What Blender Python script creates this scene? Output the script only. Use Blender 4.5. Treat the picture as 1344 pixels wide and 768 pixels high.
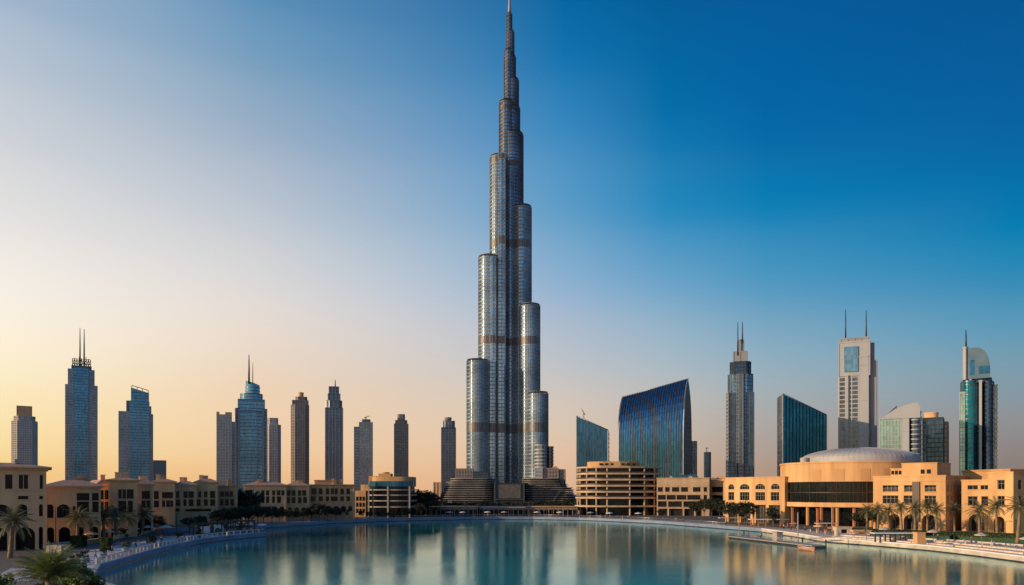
import bpy, bmesh, math, random
from mathutils import Vector, Matrix, noise
from mathutils.geometry import tessellate_polygon
R = math.radians
rnd = random.Random(7)
sc = bpy.context.scene
for o in list(bpy.data.objects): bpy.data.objects.remove(o)

# ------------------------------------------------------------------ camera
CAMZ = 14.0; HOR = 645.0; F = 1000.0; G = 1.2          # eye height, horizon row, focal (px of 1344), quay level
cam = bpy.data.cameras.new('camera'); camo = bpy.data.objects.new('camera', cam)
sc.collection.objects.link(camo); sc.camera = camo
cam.sensor_width = 36; cam.lens = F/1344*36; cam.shift_y = (HOR-384)/1344
cam.clip_start = 0.5; cam.clip_end = 30000
camo.location = (0, 0, CAMZ); camo.rotation_euler = (R(90), 0, 0)

# ------------------------------------------------------------------ sky and sun
SUN_AZ = R(-109)      # measured from the view direction (+Y), negative = left
SUN_EL = R(13)
def lin(c):
    return tuple(((v/255)/12.92 if v/255 <= .04045 else ((v/255+.055)/1.055)**2.4) for v in c)
world = bpy.data.worlds.new('World'); sc.world = world; world.use_nodes = True
nt = world.node_tree; nt.nodes.clear(); N = nt.nodes.new; L = nt.links.new
out = N('ShaderNodeOutputWorld'); bg = N('ShaderNodeBackground'); bg.inputs[1].default_value = 0.1
sky = N('ShaderNodeTexSky'); sky.sky_type = 'NISHITA'; sky.sun_disc = False
sky.sun_elevation = SUN_EL; sky.sun_rotation = SUN_AZ; sky.dust_density = 3; sky.air_density = 1.2; sky.ozone_density = 2
tc = N('ShaderNodeTexCoord'); sp = N('ShaderNodeSeparateXYZ'); L(tc.outputs['Generated'], sp.inputs[0])
def math_(op, a, b=None):
    n = N('ShaderNodeMath'); n.operation = op
    for i, v in enumerate((a, b)):
        if v is None: continue
        if isinstance(v, (int, float)): n.inputs[i].default_value = v
        else: L(v, n.inputs[i])
    return n.outputs[0]
def ramp_(fac, stops):
    n = N('ShaderNodeValToRGB'); L(fac, n.inputs[0]); e = n.color_ramp.elements
    while len(e) > 1: e.remove(e[-1])
    n.color_ramp.interpolation = 'CARDINAL'
    e[0].position = stops[0][0]; e[0].color = (*lin(stops[0][1]), 1)
    for p, c in stops[1:]:
        k = e.new(p); k.color = (*lin(c), 1)
    return n.outputs[0]
def elev(dx, py):
    d = Vector((dx, 1000, HOR-py)).normalized(); return d.z
def column(dx, low, rows, top):
    return dx/math.hypot(dx, 1000), [(0, low)]+[(elev(dx, py), c) for py, c in rows]+[(.74, top), (1, (8,62,122))]
COLS = [column(-672, (242,196,130), [(595,(250,218,156)), (500,(254,236,196)), (400,(250,241,226)), (300,(234,230,226)), (200,(213,215,219)), (100,(190,200,212)), (0,(163,183,205))], (80,130,175)),
        column(-336, (238,184,130), [(595,(242,204,160)), (500,(238,212,186)), (400,(228,219,213)), (300,(200,205,212)), (200,(167,183,202)), (100,(130,164,193)), (0,(94,144,184))], (30,98,152)),
        column(68, (224,180,146), [(580,(223,195,171)), (500,(200,196,194)), (400,(159,183,208)), (300,(108,163,202)), (200,(72,144,195)), (100,(32,122,180)), (0,(3,103,163))], (3,84,146)),
        column(199, (198,162,136), [(585,(204,180,160)), (500,(181,187,190)), (400,(131,172,201)), (300,(62,145,194)), (210,(30,126,181)), (150,(5,112,170)), (0,(3,93,153))], (3,78,141)),
        column(333, (172,146,128), [(600,(176,157,144)), (500,(158,175,184)), (400,(103,159,193)), (300,(40,136,186)), (200,(5,110,170)), (0,(3,90,154))], (3,74,138)),
        column(658, (132,120,116), [(590,(142,133,131)), (530,(138,150,158)), (450,(107,155,180)), (380,(62,142,184)), (300,(2,126,178)), (200,(3,104,165)), (0,(3,86,149))], (3,70,134))]
hz = math_('SQRT', math_('ADD', math_('MULTIPLY', sp.outputs[0], sp.outputs[0]), math_('ADD', math_('MULTIPLY', sp.outputs[1], sp.outputs[1]), 1e-5)))
az = math_('DIVIDE', sp.outputs[0], hz)
def mr(a, lo, hi):
    n = N('ShaderNodeMapRange'); n.inputs[1].default_value = lo; n.inputs[2].default_value = hi
    n.clamp = True; L(a, n.inputs[0]); return n.outputs[0]
def mix_(f, a, b):
    n = N('ShaderNodeMix'); n.data_type = 'RGBA'
    if isinstance(f, float): n.inputs[0].default_value = f
    else: L(f, n.inputs[0])
    L(a, n.inputs[6]); L(b, n.inputs[7]); return n.outputs[2]
zz = sp.outputs[2]
grad = ramp_(zz, COLS[0][1])
for (a0, _), (a1, st_) in zip(COLS, COLS[1:]): grad = mix_(mr(az, a0, a1), grad, ramp_(zz, st_))
sc10 = N('ShaderNodeVectorMath'); sc10.operation = 'SCALE'; sc10.inputs[3].default_value = 10; L(grad, sc10.inputs[0])
fin = mix_(0.985, sky.outputs[0], sc10.outputs[0])
L(fin, bg.inputs[0]); L(bg.outputs[0], out.inputs[0])
sun = bpy.data.lights.new('sun', 'SUN'); sun.energy = 4.2; sun.angle = R(0.6); sun.color = (1, .72, .46)
suno = bpy.data.objects.new('sun', sun); sc.collection.objects.link(suno)
sd = Vector((math.sin(SUN_AZ)*math.cos(SUN_EL), math.cos(SUN_AZ)*math.cos(SUN_EL), math.sin(SUN_EL)))
suno.rotation_euler = sd.to_track_quat('Z', 'Y').to_euler(); suno.location = sd*500
sc.view_settings.view_transform = 'Standard'; sc.view_settings.look = 'None'
sc.view_settings.exposure = 0.0; sc.view_settings.gamma = 1
sc.render.engine = 'CYCLES'; sc.cycles.use_denoising = True
sc.cycles.max_bounces = 6; sc.cycles.glossy_bounces = 3; sc.cycles.diffuse_bounces = 3

# ------------------------------------------------------------------ helpers
def tag(o, label=None, cat=None, group=None, kind=None):
    if label: o['label'] = label
    if cat: o['category'] = cat
    if group: o['group'] = group
    if kind: o['kind'] = kind
    return o
def empty(name, label, cat, loc=(0,0,0), rz=0, group=None):
    o = bpy.data.objects.new(name, None); sc.collection.objects.link(o)
    o.empty_display_size = 1; o.location = loc; o.rotation_euler = (0, 0, rz)
    return tag(o, label, cat, group)
def new_obj(name, me, parent=None, loc=(0,0,0), rz=0):
    o = bpy.data.objects.new(name, me); sc.collection.objects.link(o); o.parent = parent
    o.location = loc; o.rotation_euler = (0, 0, rz); return o
def copy_tree(o, parent=None):
    c = o.copy(); sc.collection.objects.link(c); c.parent = parent
    for ch in list(o.children): copy_tree(ch, c)
    return c
class MB:
    def __init__(s): s.v = []; s.f = []; s.m = []; s.sm = []
    def poly(s, pts, m=0, smooth=False):
        n = len(s.v); s.v += [tuple(p) for p in pts]; s.f.append(tuple(range(n, n+len(pts)))); s.m.append(m); s.sm.append(smooth)
    def box(s, x0, x1, y0, y1, z0, z1, m=0, bottom=True):
        n = len(s.v)
        s.v += [(x0,y0,z0),(x1,y0,z0),(x1,y1,z0),(x0,y1,z0),(x0,y0,z1),(x1,y0,z1),(x1,y1,z1),(x0,y1,z1)]
        fs = [(0,1,5,4),(1,2,6,5),(2,3,7,6),(3,0,4,7),(4,5,6,7)] + ([(3,2,1,0)] if bottom else [])
        for f in fs: s.f.append(tuple(n+i for i in f)); s.m.append(m); s.sm.append(False)
    def prism(s, poly, z0, z1, m=0, cap=True, smooth=False, top=None, zf=None):
        """poly: list of (x,y) ccw; top: another outline of equal length; zf(x,y): height of the top"""
        n = len(s.v); k = len(poly); t = top or poly
        s.v += [(x, y, z0) for x, y in poly] + [(x, y, zf(x, y) if zf else z1) for x, y in t]
        for i in range(k):
            j = (i+1) % k; s.f.append((n+i, n+j, n+k+j, n+k+i)); s.m.append(m); s.sm.append(smooth)
        if cap:
            s.f.append(tuple(n+k+i for i in range(k))); s.m.append(m); s.sm.append(False)
            s.f.append(tuple(n+i for i in reversed(range(k)))); s.m.append(m); s.sm.append(False)
    def tube(s, pts, rad, m=0, seg=8, smooth=True):
        rads = rad if isinstance(rad, (list, tuple)) else [rad]*len(pts)
        pts = [Vector(p) for p in pts]; n0 = len(s.v)
        for i, p in enumerate(pts):
            d = (pts[min(i+1, len(pts)-1)] - pts[max(i-1, 0)]).normalized()
            a = d.cross(Vector((0,0,1))) if abs(d.z) < .95 else d.cross(Vector((1,0,0)))
            a.normalize(); b = d.cross(a)
            for k in range(seg):
                t = 2*math.pi*k/seg; s.v.append(tuple(p + (a*math.cos(t)+b*math.sin(t))*rads[i]))
        for i in range(len(pts)-1):
            for k in range(seg):
                j = (k+1) % seg
                s.f.append((n0+i*seg+k, n0+i*seg+j, n0+(i+1)*seg+j, n0+(i+1)*seg+k)); s.m.append(m); s.sm.append(smooth)
        s.f.append(tuple(n0+(len(pts)-1)*seg+k for k in range(seg))); s.m.append(m); s.sm.append(False)
        s.f.append(tuple(n0+k for k in reversed(range(seg)))); s.m.append(m); s.sm.append(False)
    def mesh(s, name, mats):
        me = bpy.data.meshes.new(name); me.from_pydata(s.v, [], s.f)
        mats = mats if isinstance(mats, (list, tuple)) else [mats]
        for m in mats: me.materials.append(m)
        me.polygons.foreach_set('material_index', s.m); me.polygons.foreach_set('use_smooth', s.sm); me.update(); return me
    def build(s, name, mats, parent=None, loc=(0,0,0), rz=0):
        return new_obj(name, s.mesh(name, mats), parent, loc, rz)
def X(px, Y): return (px-672)/F*Y
def Z(py, Y): return CAMZ+(HOR-py)/F*Y
def W(px, py, z=0.0):                                    # where the ray through a pixel meets height z
    Y = (CAMZ-z)*F/(py-HOR); return (X(px, Y), Y)
def smesh(name, mb, mats, kind='structure'): return tag(mb.build(name, mats), kind=kind)

# ------------------------------------------------------------------ materials
def mat(name, col, rough=.8, metal=0, var=.12, scale=.6, bump=0, spec=None, col2=None, streak=False, coat=0):
    m = bpy.data.materials.new(name); m.use_nodes = True; t = m.node_tree; b = t.nodes['Principled BSDF']
    b.inputs['Roughness'].default_value = rough; b.inputs['Metallic'].default_value = metal
    if spec is not None: b.inputs['Specular IOR Level'].default_value = spec
    if coat: b.inputs['Coat Weight'].default_value = coat; b.inputs['Coat Roughness'].default_value = .05
    tcn = t.nodes.new('ShaderNodeTexCoord'); nz = t.nodes.new('ShaderNodeTexNoise'); nz.inputs['Scale'].default_value = scale
    nz.inputs['Detail'].default_value = 6
    src = tcn.outputs['Object']
    if streak:
        mp = t.nodes.new('ShaderNodeMapping'); mp.inputs['Scale'].default_value = (1, 1, .12); t.links.new(src, mp.inputs[0]); src = mp.outputs[0]
    t.links.new(src, nz.inputs['Vector'])
    cr = t.nodes.new('ShaderNodeValToRGB'); t.links.new(nz.outputs[0], cr.inputs[0])
    c2 = col2 or tuple(c*(1-var) for c in col); c1 = col if col2 else tuple(min(1, c*(1+var)) for c in col)
    cr.color_ramp.elements[0].position = .35; cr.color_ramp.elements[1].position = .65
    cr.color_ramp.elements[0].color = (*c2, 1); cr.color_ramp.elements[1].color = (*c1, 1)
    t.links.new(cr.outputs[0], b.inputs['Base Color'])
    if bump:
        bp = t.nodes.new('ShaderNodeBump'); bp.inputs['Strength'].default_value = bump; bp.inputs['Distance'].default_value = .1
        n2 = t.nodes.new('ShaderNodeTexNoise'); n2.inputs['Scale'].default_value = scale*6; n2.inputs['Detail'].default_value = 5
        t.links.new(tcn.outputs['Object'], n2.inputs['Vector']); t.links.new(n2.outputs[0], bp.inputs['Height']); t.links.new(bp.outputs[0], b.inputs['Normal'])
    return m
def glass_mat(name, col, rough=.12, metal=.75, panel=(1.6, 3.8), var=.25, tilt=.02):
    """curtain wall glass: every pane a little different in tint and in tilt"""
    m = bpy.data.materials.new(name); m.use_nodes = True; t = m.node_tree; b = t.nodes['Principled BSDF']; n = t.nodes.new; l = t.links.new
    b.inputs['Roughness'].default_value = rough; b.inputs['Metallic'].default_value = metal
    tcn = n('ShaderNodeTexCoord'); mp = n('ShaderNodeMapping'); mp.inputs['Scale'].default_value = (1/panel[0], 1/panel[0], 1/panel[1])
    l(tcn.outputs['Object'], mp.inputs[0])
    fl = n('ShaderNodeVectorMath'); fl.operation = 'FLOOR'; l(mp.outputs[0], fl.inputs[0])
    wn = n('ShaderNodeTexWhiteNoise'); l(fl.outputs[0], wn.inputs[0])
    hs = n('ShaderNodeMapRange'); hs.inputs[3].default_value = 1-var; hs.inputs[4].default_value = 1+var; l(wn.outputs[0], hs.inputs[0])
    big = n('ShaderNodeTexNoise'); big.inputs['Scale'].default_value = .03; l(tcn.outputs['Object'], big.inputs['Vector'])
    bm = n('ShaderNodeMapRange'); bm.inputs[1].default_value = .3; bm.inputs[2].default_value = .7; bm.inputs[3].default_value = .7; bm.inputs[4].default_value = 1.25; l(big.outputs[0], bm.inputs[0])
    mu = n('ShaderNodeMath'); mu.operation = 'MULTIPLY'; l(hs.outputs[0], mu.inputs[0]); l(bm.outputs[0], mu.inputs[1])
    vs = n('ShaderNodeVectorMath'); vs.operation = 'SCALE'; vs.inputs[0].default_value = col; l(mu.outputs[0], vs.inputs[3]); l(vs.outputs[0], b.inputs['Base Color'])
    ge = n('ShaderNodeNewGeometry'); w2 = n('ShaderNodeVectorMath'); w2.operation = 'SUBTRACT'; w2.inputs[1].default_value = (.5,.5,.5); l(wn.outputs[1], w2.inputs[0])
    w3 = n('ShaderNodeVectorMath'); w3.operation = 'SCALE'; w3.inputs[3].default_value = tilt; l(w2.outputs[0], w3.inputs[0])
    ad = n('ShaderNodeVectorMath'); ad.operation = 'ADD'; l(ge.outputs['Normal'], ad.inputs[0]); l(w3.outputs[0], ad.inputs[1])
    no = n('ShaderNodeVectorMath'); no.operation = 'NORMALIZE'; l(ad.outputs[0], no.inputs[0]); l(no.outputs[0], b.inputs['Normal'])
    return m
def brick_mat(name, c1, c2, mortar, bw, bh, rough=.8):
    m = bpy.data.materials.new(name); m.use_nodes = True; t = m.node_tree; b = t.nodes['Principled BSDF']; n = t.nodes.new; l = t.links.new
    b.inputs['Roughness'].default_value = rough
    tcn = n('ShaderNodeTexCoord'); br = n('ShaderNodeTexBrick'); l(tcn.outputs['Object'], br.inputs['Vector'])
    br.inputs['Color1'].default_value = (*c1, 1); br.inputs['Color2'].default_value = (*c2, 1); br.inputs['Mortar'].default_value = (*mortar, 1)
    br.inputs['Scale'].default_value = 1; br.inputs['Brick Width'].default_value = bw; br.inputs['Row Height'].default_value = bh; br.inputs['Mortar Size'].default_value = .05
    nz = n('ShaderNodeTexNoise'); nz.inputs['Scale'].default_value = .25; nz.inputs['Detail'].default_value = 5; l(tcn.outputs['Object'], nz.inputs['Vector'])
    mr_ = n('ShaderNodeMapRange'); mr_.inputs[3].default_value = .65; mr_.inputs[4].default_value = 1.3; l(nz.outputs[0], mr_.inputs[0])
    vs = n('ShaderNodeVectorMath'); vs.operation = 'SCALE'; l(br.outputs[0], vs.inputs[0]); l(mr_.outputs[0], vs.inputs[3]); l(vs.outputs[0], b.inputs['Base Color'])
    return m
def leaf_mat(name, c1, c2, scale=1.5):
    m = mat(name, c1, .6, 0, scale=scale, col2=c2); t = m.node_tree; b = t.nodes['Principled BSDF']
    tr = t.nodes.new('ShaderNodeBsdfTranslucent'); mx = t.nodes.new('ShaderNodeMixShader'); mx.inputs[0].default_value = .25
    for l in list(b.outputs[0].links): t.links.remove(l)
    cr = [n for n in t.nodes if n.type == 'VALTORGB'][0]; t.links.new(cr.outputs[0], tr.inputs[0])
    t.links.new(b.outputs[0], mx.inputs[1]); t.links.new(tr.outputs[0], mx.inputs[2]); t.links.new(mx.outputs[0], t.nodes['Material Output'].inputs[0])
    return m
M = dict(
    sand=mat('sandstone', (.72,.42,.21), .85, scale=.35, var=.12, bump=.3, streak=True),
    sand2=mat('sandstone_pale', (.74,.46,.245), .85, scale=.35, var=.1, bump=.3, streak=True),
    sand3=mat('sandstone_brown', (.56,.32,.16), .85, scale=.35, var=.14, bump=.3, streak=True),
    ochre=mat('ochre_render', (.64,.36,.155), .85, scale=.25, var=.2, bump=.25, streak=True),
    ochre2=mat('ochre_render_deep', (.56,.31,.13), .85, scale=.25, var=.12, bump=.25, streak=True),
    concrete=mat('concrete_tan', (.52,.36,.22), .8, scale=.3, var=.15, bump=.2),
    roof=mat('roof_clay', (.40,.24,.17), .85, scale=1.2, var=.2, bump=.4),
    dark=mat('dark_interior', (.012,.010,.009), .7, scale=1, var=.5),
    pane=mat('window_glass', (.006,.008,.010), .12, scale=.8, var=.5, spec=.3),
    paneg=mat('window_glass_green', (.006,.012,.012), .1, scale=.8, var=.5, spec=.4),
    frame=mat('bronze_frame', (.07,.05,.04), .5, .3, scale=2),
    lframe=mat('pale_frame', (.38,.33,.27), .6, scale=2),
    metal=mat('grey_metal', (.35,.37,.4), .35, .8, scale=.3),
    dmetal=mat('dark_metal', (.05,.055,.065), .45, .6, scale=.5),
    steel=mat('steel_spandrel', (.30,.33,.38), .42, .6, scale=.05, var=.15),
    tsteel=mat('tower_spandrel', (.31,.35,.39), .62, .35, scale=.03, var=.25),
    gnavy=glass_mat('navy_glass', (.05,.11,.20), metal=.7),
    dsteel=mat('dark_spandrel', (.10,.115,.14), .4, .6, scale=.05, var=.2),
    usteel=mat('upper_spandrel', (.15,.14,.14), .5, .5, scale=.03, var=.25),
    greyc=mat('grey_panels', (.30,.31,.33), .6, scale=.08, var=.12, streak=True),
    podium=mat('podium_bands', (.42,.395,.38), .6, .2, scale=.1, var=.25),
    crownm=mat('crown_cladding', (.15,.24,.31), .3, .7, scale=.1, var=.1),
    bronze=mat('bronze_louvre', (.15,.135,.125), .45, .55, scale=.3, var=.2),
    white=mat('white_cladding', (.40,.41,.42), .55, scale=.1, var=.08, streak=True),
    conc2=mat('tower_concrete_hazed', (.60,.51,.44), .75, scale=.08, var=.12, streak=True),  # concrete tone lifted so the colour carries the distance haze
    conc3=mat('tower_stone_brown', (.30,.235,.19), .75, scale=.08, var=.14, streak=True),
    conc4=mat('tower_slate', (.115,.13,.16), .7, scale=.08, var=.14, streak=True),
    domem=mat('dome_zinc', (.40,.385,.375), .6, .0, scale=.15, var=.1, streak=False),
    gblue=glass_mat('blue_glass', (.12,.30,.46)),
    gteal=glass_mat('teal_glass', (.02,.21,.30), metal=.8),
    gdark=glass_mat('slate_glass', (.10,.14,.20), metal=.6),
    ggrey=glass_mat('grey_glass', (.22,.27,.32), metal=.6),
    gpale=glass_mat('pale_green_glass', (.30,.52,.50), metal=.5),
    gtower=glass_mat('silver_blue_glass', (.27,.40,.50), rough=.24, metal=.75, tilt=.012),
    gdeep=glass_mat('deep_blue_glass', (.035,.15,.30), rough=.12, metal=.85, tilt=.015),
    quay=mat('quay_concrete', (.17,.24,.34), .6, scale=.2, var=.15, bump=.2),
    quayw=mat('quay_stone', (.50,.42,.34), .8, scale=.4, var=.2, bump=.3),
    wet=mat('wet_stone', (.03,.03,.035), .25, scale=.4, var=.3),
    ptrunk=mat('palm_bark', (.26,.17,.10), .9, scale=3, var=.35, bump=.8),
    bark=mat('tree_bark', (.10,.075,.055), .9, scale=4, var=.3, bump=.6),
    palm=leaf_mat('palm_frond', (.17,.18,.08), (.08,.10,.045)),
    palmg=leaf_mat('palm_frond_fresh', (.26,.31,.08), (.12,.17,.035)),
    leaf=leaf_mat('dark_leaves', (.055,.062,.026), (.022,.028,.014)),
    leafb=leaf_mat('bush_leaves', (.16,.25,.035), (.06,.12,.015), 1.2),
    hedge=leaf_mat('hedge_leaves', (.05,.085,.018), (.02,.04,.01), 4),
    canvas=mat('white_canvas', (.72,.66,.60), .8, scale=1, var=.05),
    red=mat('red_paint', (.45,.09,.04), .5, scale=1),
    terra=mat('terracotta', (.42,.17,.08), .7, scale=1, var=.2),
    wood=mat('dark_timber', (.055,.04,.03), .6, scale=2, var=.3),
    deck=mat('deck_boards', (.36,.31,.27), .7, scale=1.5, var=.2),
    skin=mat('skin', (.42,.25,.17), .6), skin2=mat('skin_brown', (.20,.11,.07), .6),
    hair=mat('hair', (.02,.015,.012), .5),
)
for nm, c in dict(c_white=(.65,.63,.6), c_blue=(.06,.12,.3), c_black=(.02,.02,.022), c_red=(.4,.05,.04), c_tan=(.4,.3,.2), c_grey=(.2,.2,.21), c_pink=(.5,.25,.25), c_green=(.08,.2,.1)).items():
    M[nm] = mat(nm.replace('c_', 'cloth_'), c, .85, scale=4)

# ------------------------------------------------------------------ water, ground, shore
def water_mat():
    m = bpy.data.materials.new('lake_water'); m.use_nodes = True; t = m.node_tree; b = t.nodes['Principled BSDF']; n = t.nodes.new; l = t.links.new
    tcn = n('ShaderNodeTexCoord')
    b.inputs['Roughness'].default_value = .04; b.inputs['IOR'].default_value = 1.33; b.inputs['Specular IOR Level'].default_value = .75
    nz = n('ShaderNodeTexNoise'); nz.inputs['Scale'].default_value = .012; nz.inputs['Detail'].default_value = 4; l(tcn.outputs['Object'], nz.inputs['Vector'])
    cr = n('ShaderNodeValToRGB'); cr.color_ramp.elements[0].position = .35; cr.color_ramp.elements[1].position = .68
    cr.color_ramp.elements[0].color = (0,.19,.215,1); cr.color_ramp.elements[1].color = (.002,.42,.42,1)
    l(nz.outputs[0], cr.inputs[0]); l(cr.outputs[0], b.inputs['Base Color'])
    hs = None
    for s, k, d in ((.9, .04, 4), (.28, .035, 2), (3.0, .022, 3)):
        w = n('ShaderNodeTexNoise'); w.inputs['Scale'].default_value = s; w.inputs['Detail'].default_value = d; w.inputs['Roughness'].default_value = .6
        mp = n('ShaderNodeMapping'); mp.inputs['Rotation'].default_value = (0,0,R(20*s)); l(tcn.outputs['Object'], mp.inputs[0]); l(mp.outputs[0], w.inputs['Vector'])
        mm = n('ShaderNodeMath'); mm.operation = 'MULTIPLY'; mm.inputs[1].default_value = k; l(w.outputs[0], mm.inputs[0])
        if hs is None: hs = mm.outputs[0]
        else:
            a = n('ShaderNodeMath'); a.operation = 'ADD'; l(hs, a.inputs[0]); l(mm.outputs[0], a.inputs[1]); hs = a.outputs[0]
    # breeze patches: ripples stronger in places
    pz = n('ShaderNodeTexNoise'); pz.inputs['Scale'].default_value = .02; pz.inputs['Detail'].default_value = 3
    mp = n('ShaderNodeMapping'); mp.inputs['Scale'].default_value = (.5, 1.6, 1); l(tcn.outputs['Object'], mp.inputs[0]); l(mp.outputs[0], pz.inputs['Vector'])
    r = n('ShaderNodeMapRange'); r.inputs[1].default_value = .35; r.inputs[2].default_value = .65; r.inputs[3].default_value = .45; r.inputs[4].default_value = 1.0; l(pz.outputs[0], r.inputs[0])
    bp = n('ShaderNodeBump'); bp.inputs['Distance'].default_value = .55; l(r.outputs[0], bp.inputs['Strength']); l(hs, bp.inputs['Height'])
    # body colour from the diffuse part, sky and shore from a Fresnel weighted mirror part
    df = n('ShaderNodeBsdfDiffuse'); l(cr.outputs[0], df.inputs[0]); gl = n('ShaderNodeBsdfGlossy'); gl.inputs['Color'].default_value = (.77,.95,.93,1); gl.inputs['Roughness'].default_value = .03; l(bp.outputs[0], gl.inputs['Normal'])
    fr = n('ShaderNodeFresnel'); fr.inputs[0].default_value = 1.34; l(bp.outputs[0], fr.inputs['Normal'])
    fm = n('ShaderNodeMapRange'); fm.inputs[1].default_value = .02; fm.inputs[2].default_value = .72; fm.inputs[3].default_value = .02; fm.inputs[4].default_value = .86; l(fr.outputs[0], fm.inputs[0])
    mx = n('ShaderNodeMixShader'); l(fm.outputs[0], mx.inputs[0]); l(df.outputs[0], mx.inputs[1]); l(gl.outputs[0], mx.inputs[2]); l(mx.outputs[0], t.nodes['Material Output'].inputs[0])
    return m
shore_left = [(-40,88), (-62,112), W(130,751), W(150,745), W(200,729), W(260,714.5), W(300,709), W(349,704.5)]
tipb = [(-78,241), (-96,281)]
shore_far = [W(351.5,693), W(400,690), W(440,687), W(520,684), W(620,682), W(700,682), W(760,683), W(800,684.5), W(870,688)]
shore_right = [W(950,694.5), W(1000,698.5), W(1050,706), W(1080,711.5), W(1150,717), W(1220,723), W(1280,730), W(1344,738.5), (112,125)]
shore_near = [(100,90), (62,60), (10,58), (-20,70)]
shore = shore_left + tipb + shore_far + shore_right + shore_near           # clockwise seen from above
def ground_ring():
    outer = [(-2200,-400), (2200,-400), (2200,2600), (-2200,2600)]
    loops = [[Vector((x, y, 0)) for x, y in outer], [Vector((x, y, 0)) for x, y in shore]]
    pts = outer + shore
    mb = MB(); mb.v = [(x, y, G) for x, y in pts]
    for tri in tessellate_polygon(loops): mb.f.append(tuple(tri)); mb.m.append(0); mb.sm.append(False)
    return mb
smesh('ground', ground_ring(), brick_mat('ground_paving', (.13,.105,.085), (.11,.09,.075), (.07,.06,.05), 3, 1.5))
mb = MB(); mb.poly([(-260,20,0), (260,20,0), (260,420,0), (-260,420,0)]); smesh('lake_water', mb, water_mat())
mb = MB(); mb.poly([(-260,20,-2.5), (260,20,-2.5), (260,420,-2.5), (-260,420,-2.5)]); smesh('lake_bed', mb, M['wet'])
def offset_line(pts, d):
    """shift an open line to its left by d"""
    res = []
    for i, p in enumerate(pts):
        a = Vector(pts[max(i-1, 0)]); b = Vector(pts[min(i+1, len(pts)-1)]); t = (b-a).normalized(); nrm = Vector((-t.y, t.x)); res.append((p[0]+nrm.x*d, p[1]+nrm.y*d))
    return res
def quay(name, pts, mats, label, top=G+.12, lip=.5):
    """wall with a dark wet foot and a coping; the land lies to the left of pts"""
    a, b = offset_line(pts, -.05), offset_line(pts, lip)
    mb = MB()
    for i in range(len(pts)-1):
        p, q, r_, s_ = a[i], a[i+1], b[i+1], b[i]
        w = -.0
        mb.poly([(*p, -2.4), (*q, -2.4), (*q, .22), (*p, .22)], 1)
        mb.poly([(*p, .22), (*q, .22), (*q, top), (*p, top)], 0)
        mb.poly([(*p, top), (*q, top), (*r_, top), (*s_, top)], 0)
        mb.poly([(*s_, G-.1), (*r_, G-.1), (*r_, top), (*s_, top)], 0)
        c, d = offset_line(pts, -.22)[i], offset_line(pts, -.22)[i+1]      # coping nose
        mb.poly([(*c, top-.28), (*d, top-.28), (*d, top+.02), (*c, top+.02)], 2)
        mb.poly([(*c, top+.02), (*d, top+.02), (*r_, top+.02), (*s_, top+.02)], 2)
        mb.poly([(*c, top-.28), (*d, top-.28), (*q, top-.28), (*p, top-.28)], 2)
    o = mb.build(name, mats); tag(o, label, 'quay wall'); return o
quay('quay_wall', shore_left + tipb[:1], [M['quay'], M['wet'], M['quay']], 'bluish concrete quay wall curving along the left promenade above the water')
quay('quay_wall', [tipb[1]] + shore_far + shore_right[:2], [M['quay'], M['wet'], mat('coping_grey', (.24,.25,.28), .7, scale=.4)], 'long low grey quay wall along the far shore of the lake')
quay('quay_wall', shore_right[1:], [M['quayw'], M['wet'], M['canvas']], 'pale sunlit stone quay wall along the right shore')
# paved strips and lawns, each sheet a little above the one below
def sheet(name, pts, z, m, thick=0):
    mb = MB(); tri = tessellate_polygon([[Vector((x, y, 0)) for x, y in pts]])
    mb.v = [(x, y, z) for x, y in pts]
    for t in tri: mb.f.append(tuple(t)); mb.m.append(0); mb.sm.append(False)
    if thick:
        k = len(pts)
        mb.v += [(x, y, z-thick) for x, y in pts]
        for i in range(k): mb.f.append((i, (i+1) % k, k+(i+1) % k, k+i)); mb.m.append(0); mb.sm.append(False)
    return smesh(name, mb, m)
pave_l = brick_mat('promenade_paving', (.50,.46,.50), (.44,.41,.46), (.30,.28,.32), 1.2, .6)
pave_r = brick_mat('quay_paving', (.66,.56,.46), (.56,.46,.37), (.22,.17,.13), 3.4, 1.5)
pl = shore_left[1:]
sheet('promenade', offset_line(pl, .5) + list(reversed(offset_line(pl, 13))), G+.02, pave_l, .02)
pr = shore_right[1:8]
sheet('quay_promenade', offset_line(pr, .5) + list(reversed(offset_line(pr, 11))), G+.02, pave_r, .02)
pf = shore_far + shore_right[:2]
sheet('far_promenade', offset_line(pf, .5) + list(reversed(offset_line(pf, 10))), G+.02, brick_mat('far_paving', (.40,.34,.30), (.35,.30,.27), (.2,.18,.16), 2, 1), .02)

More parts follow.
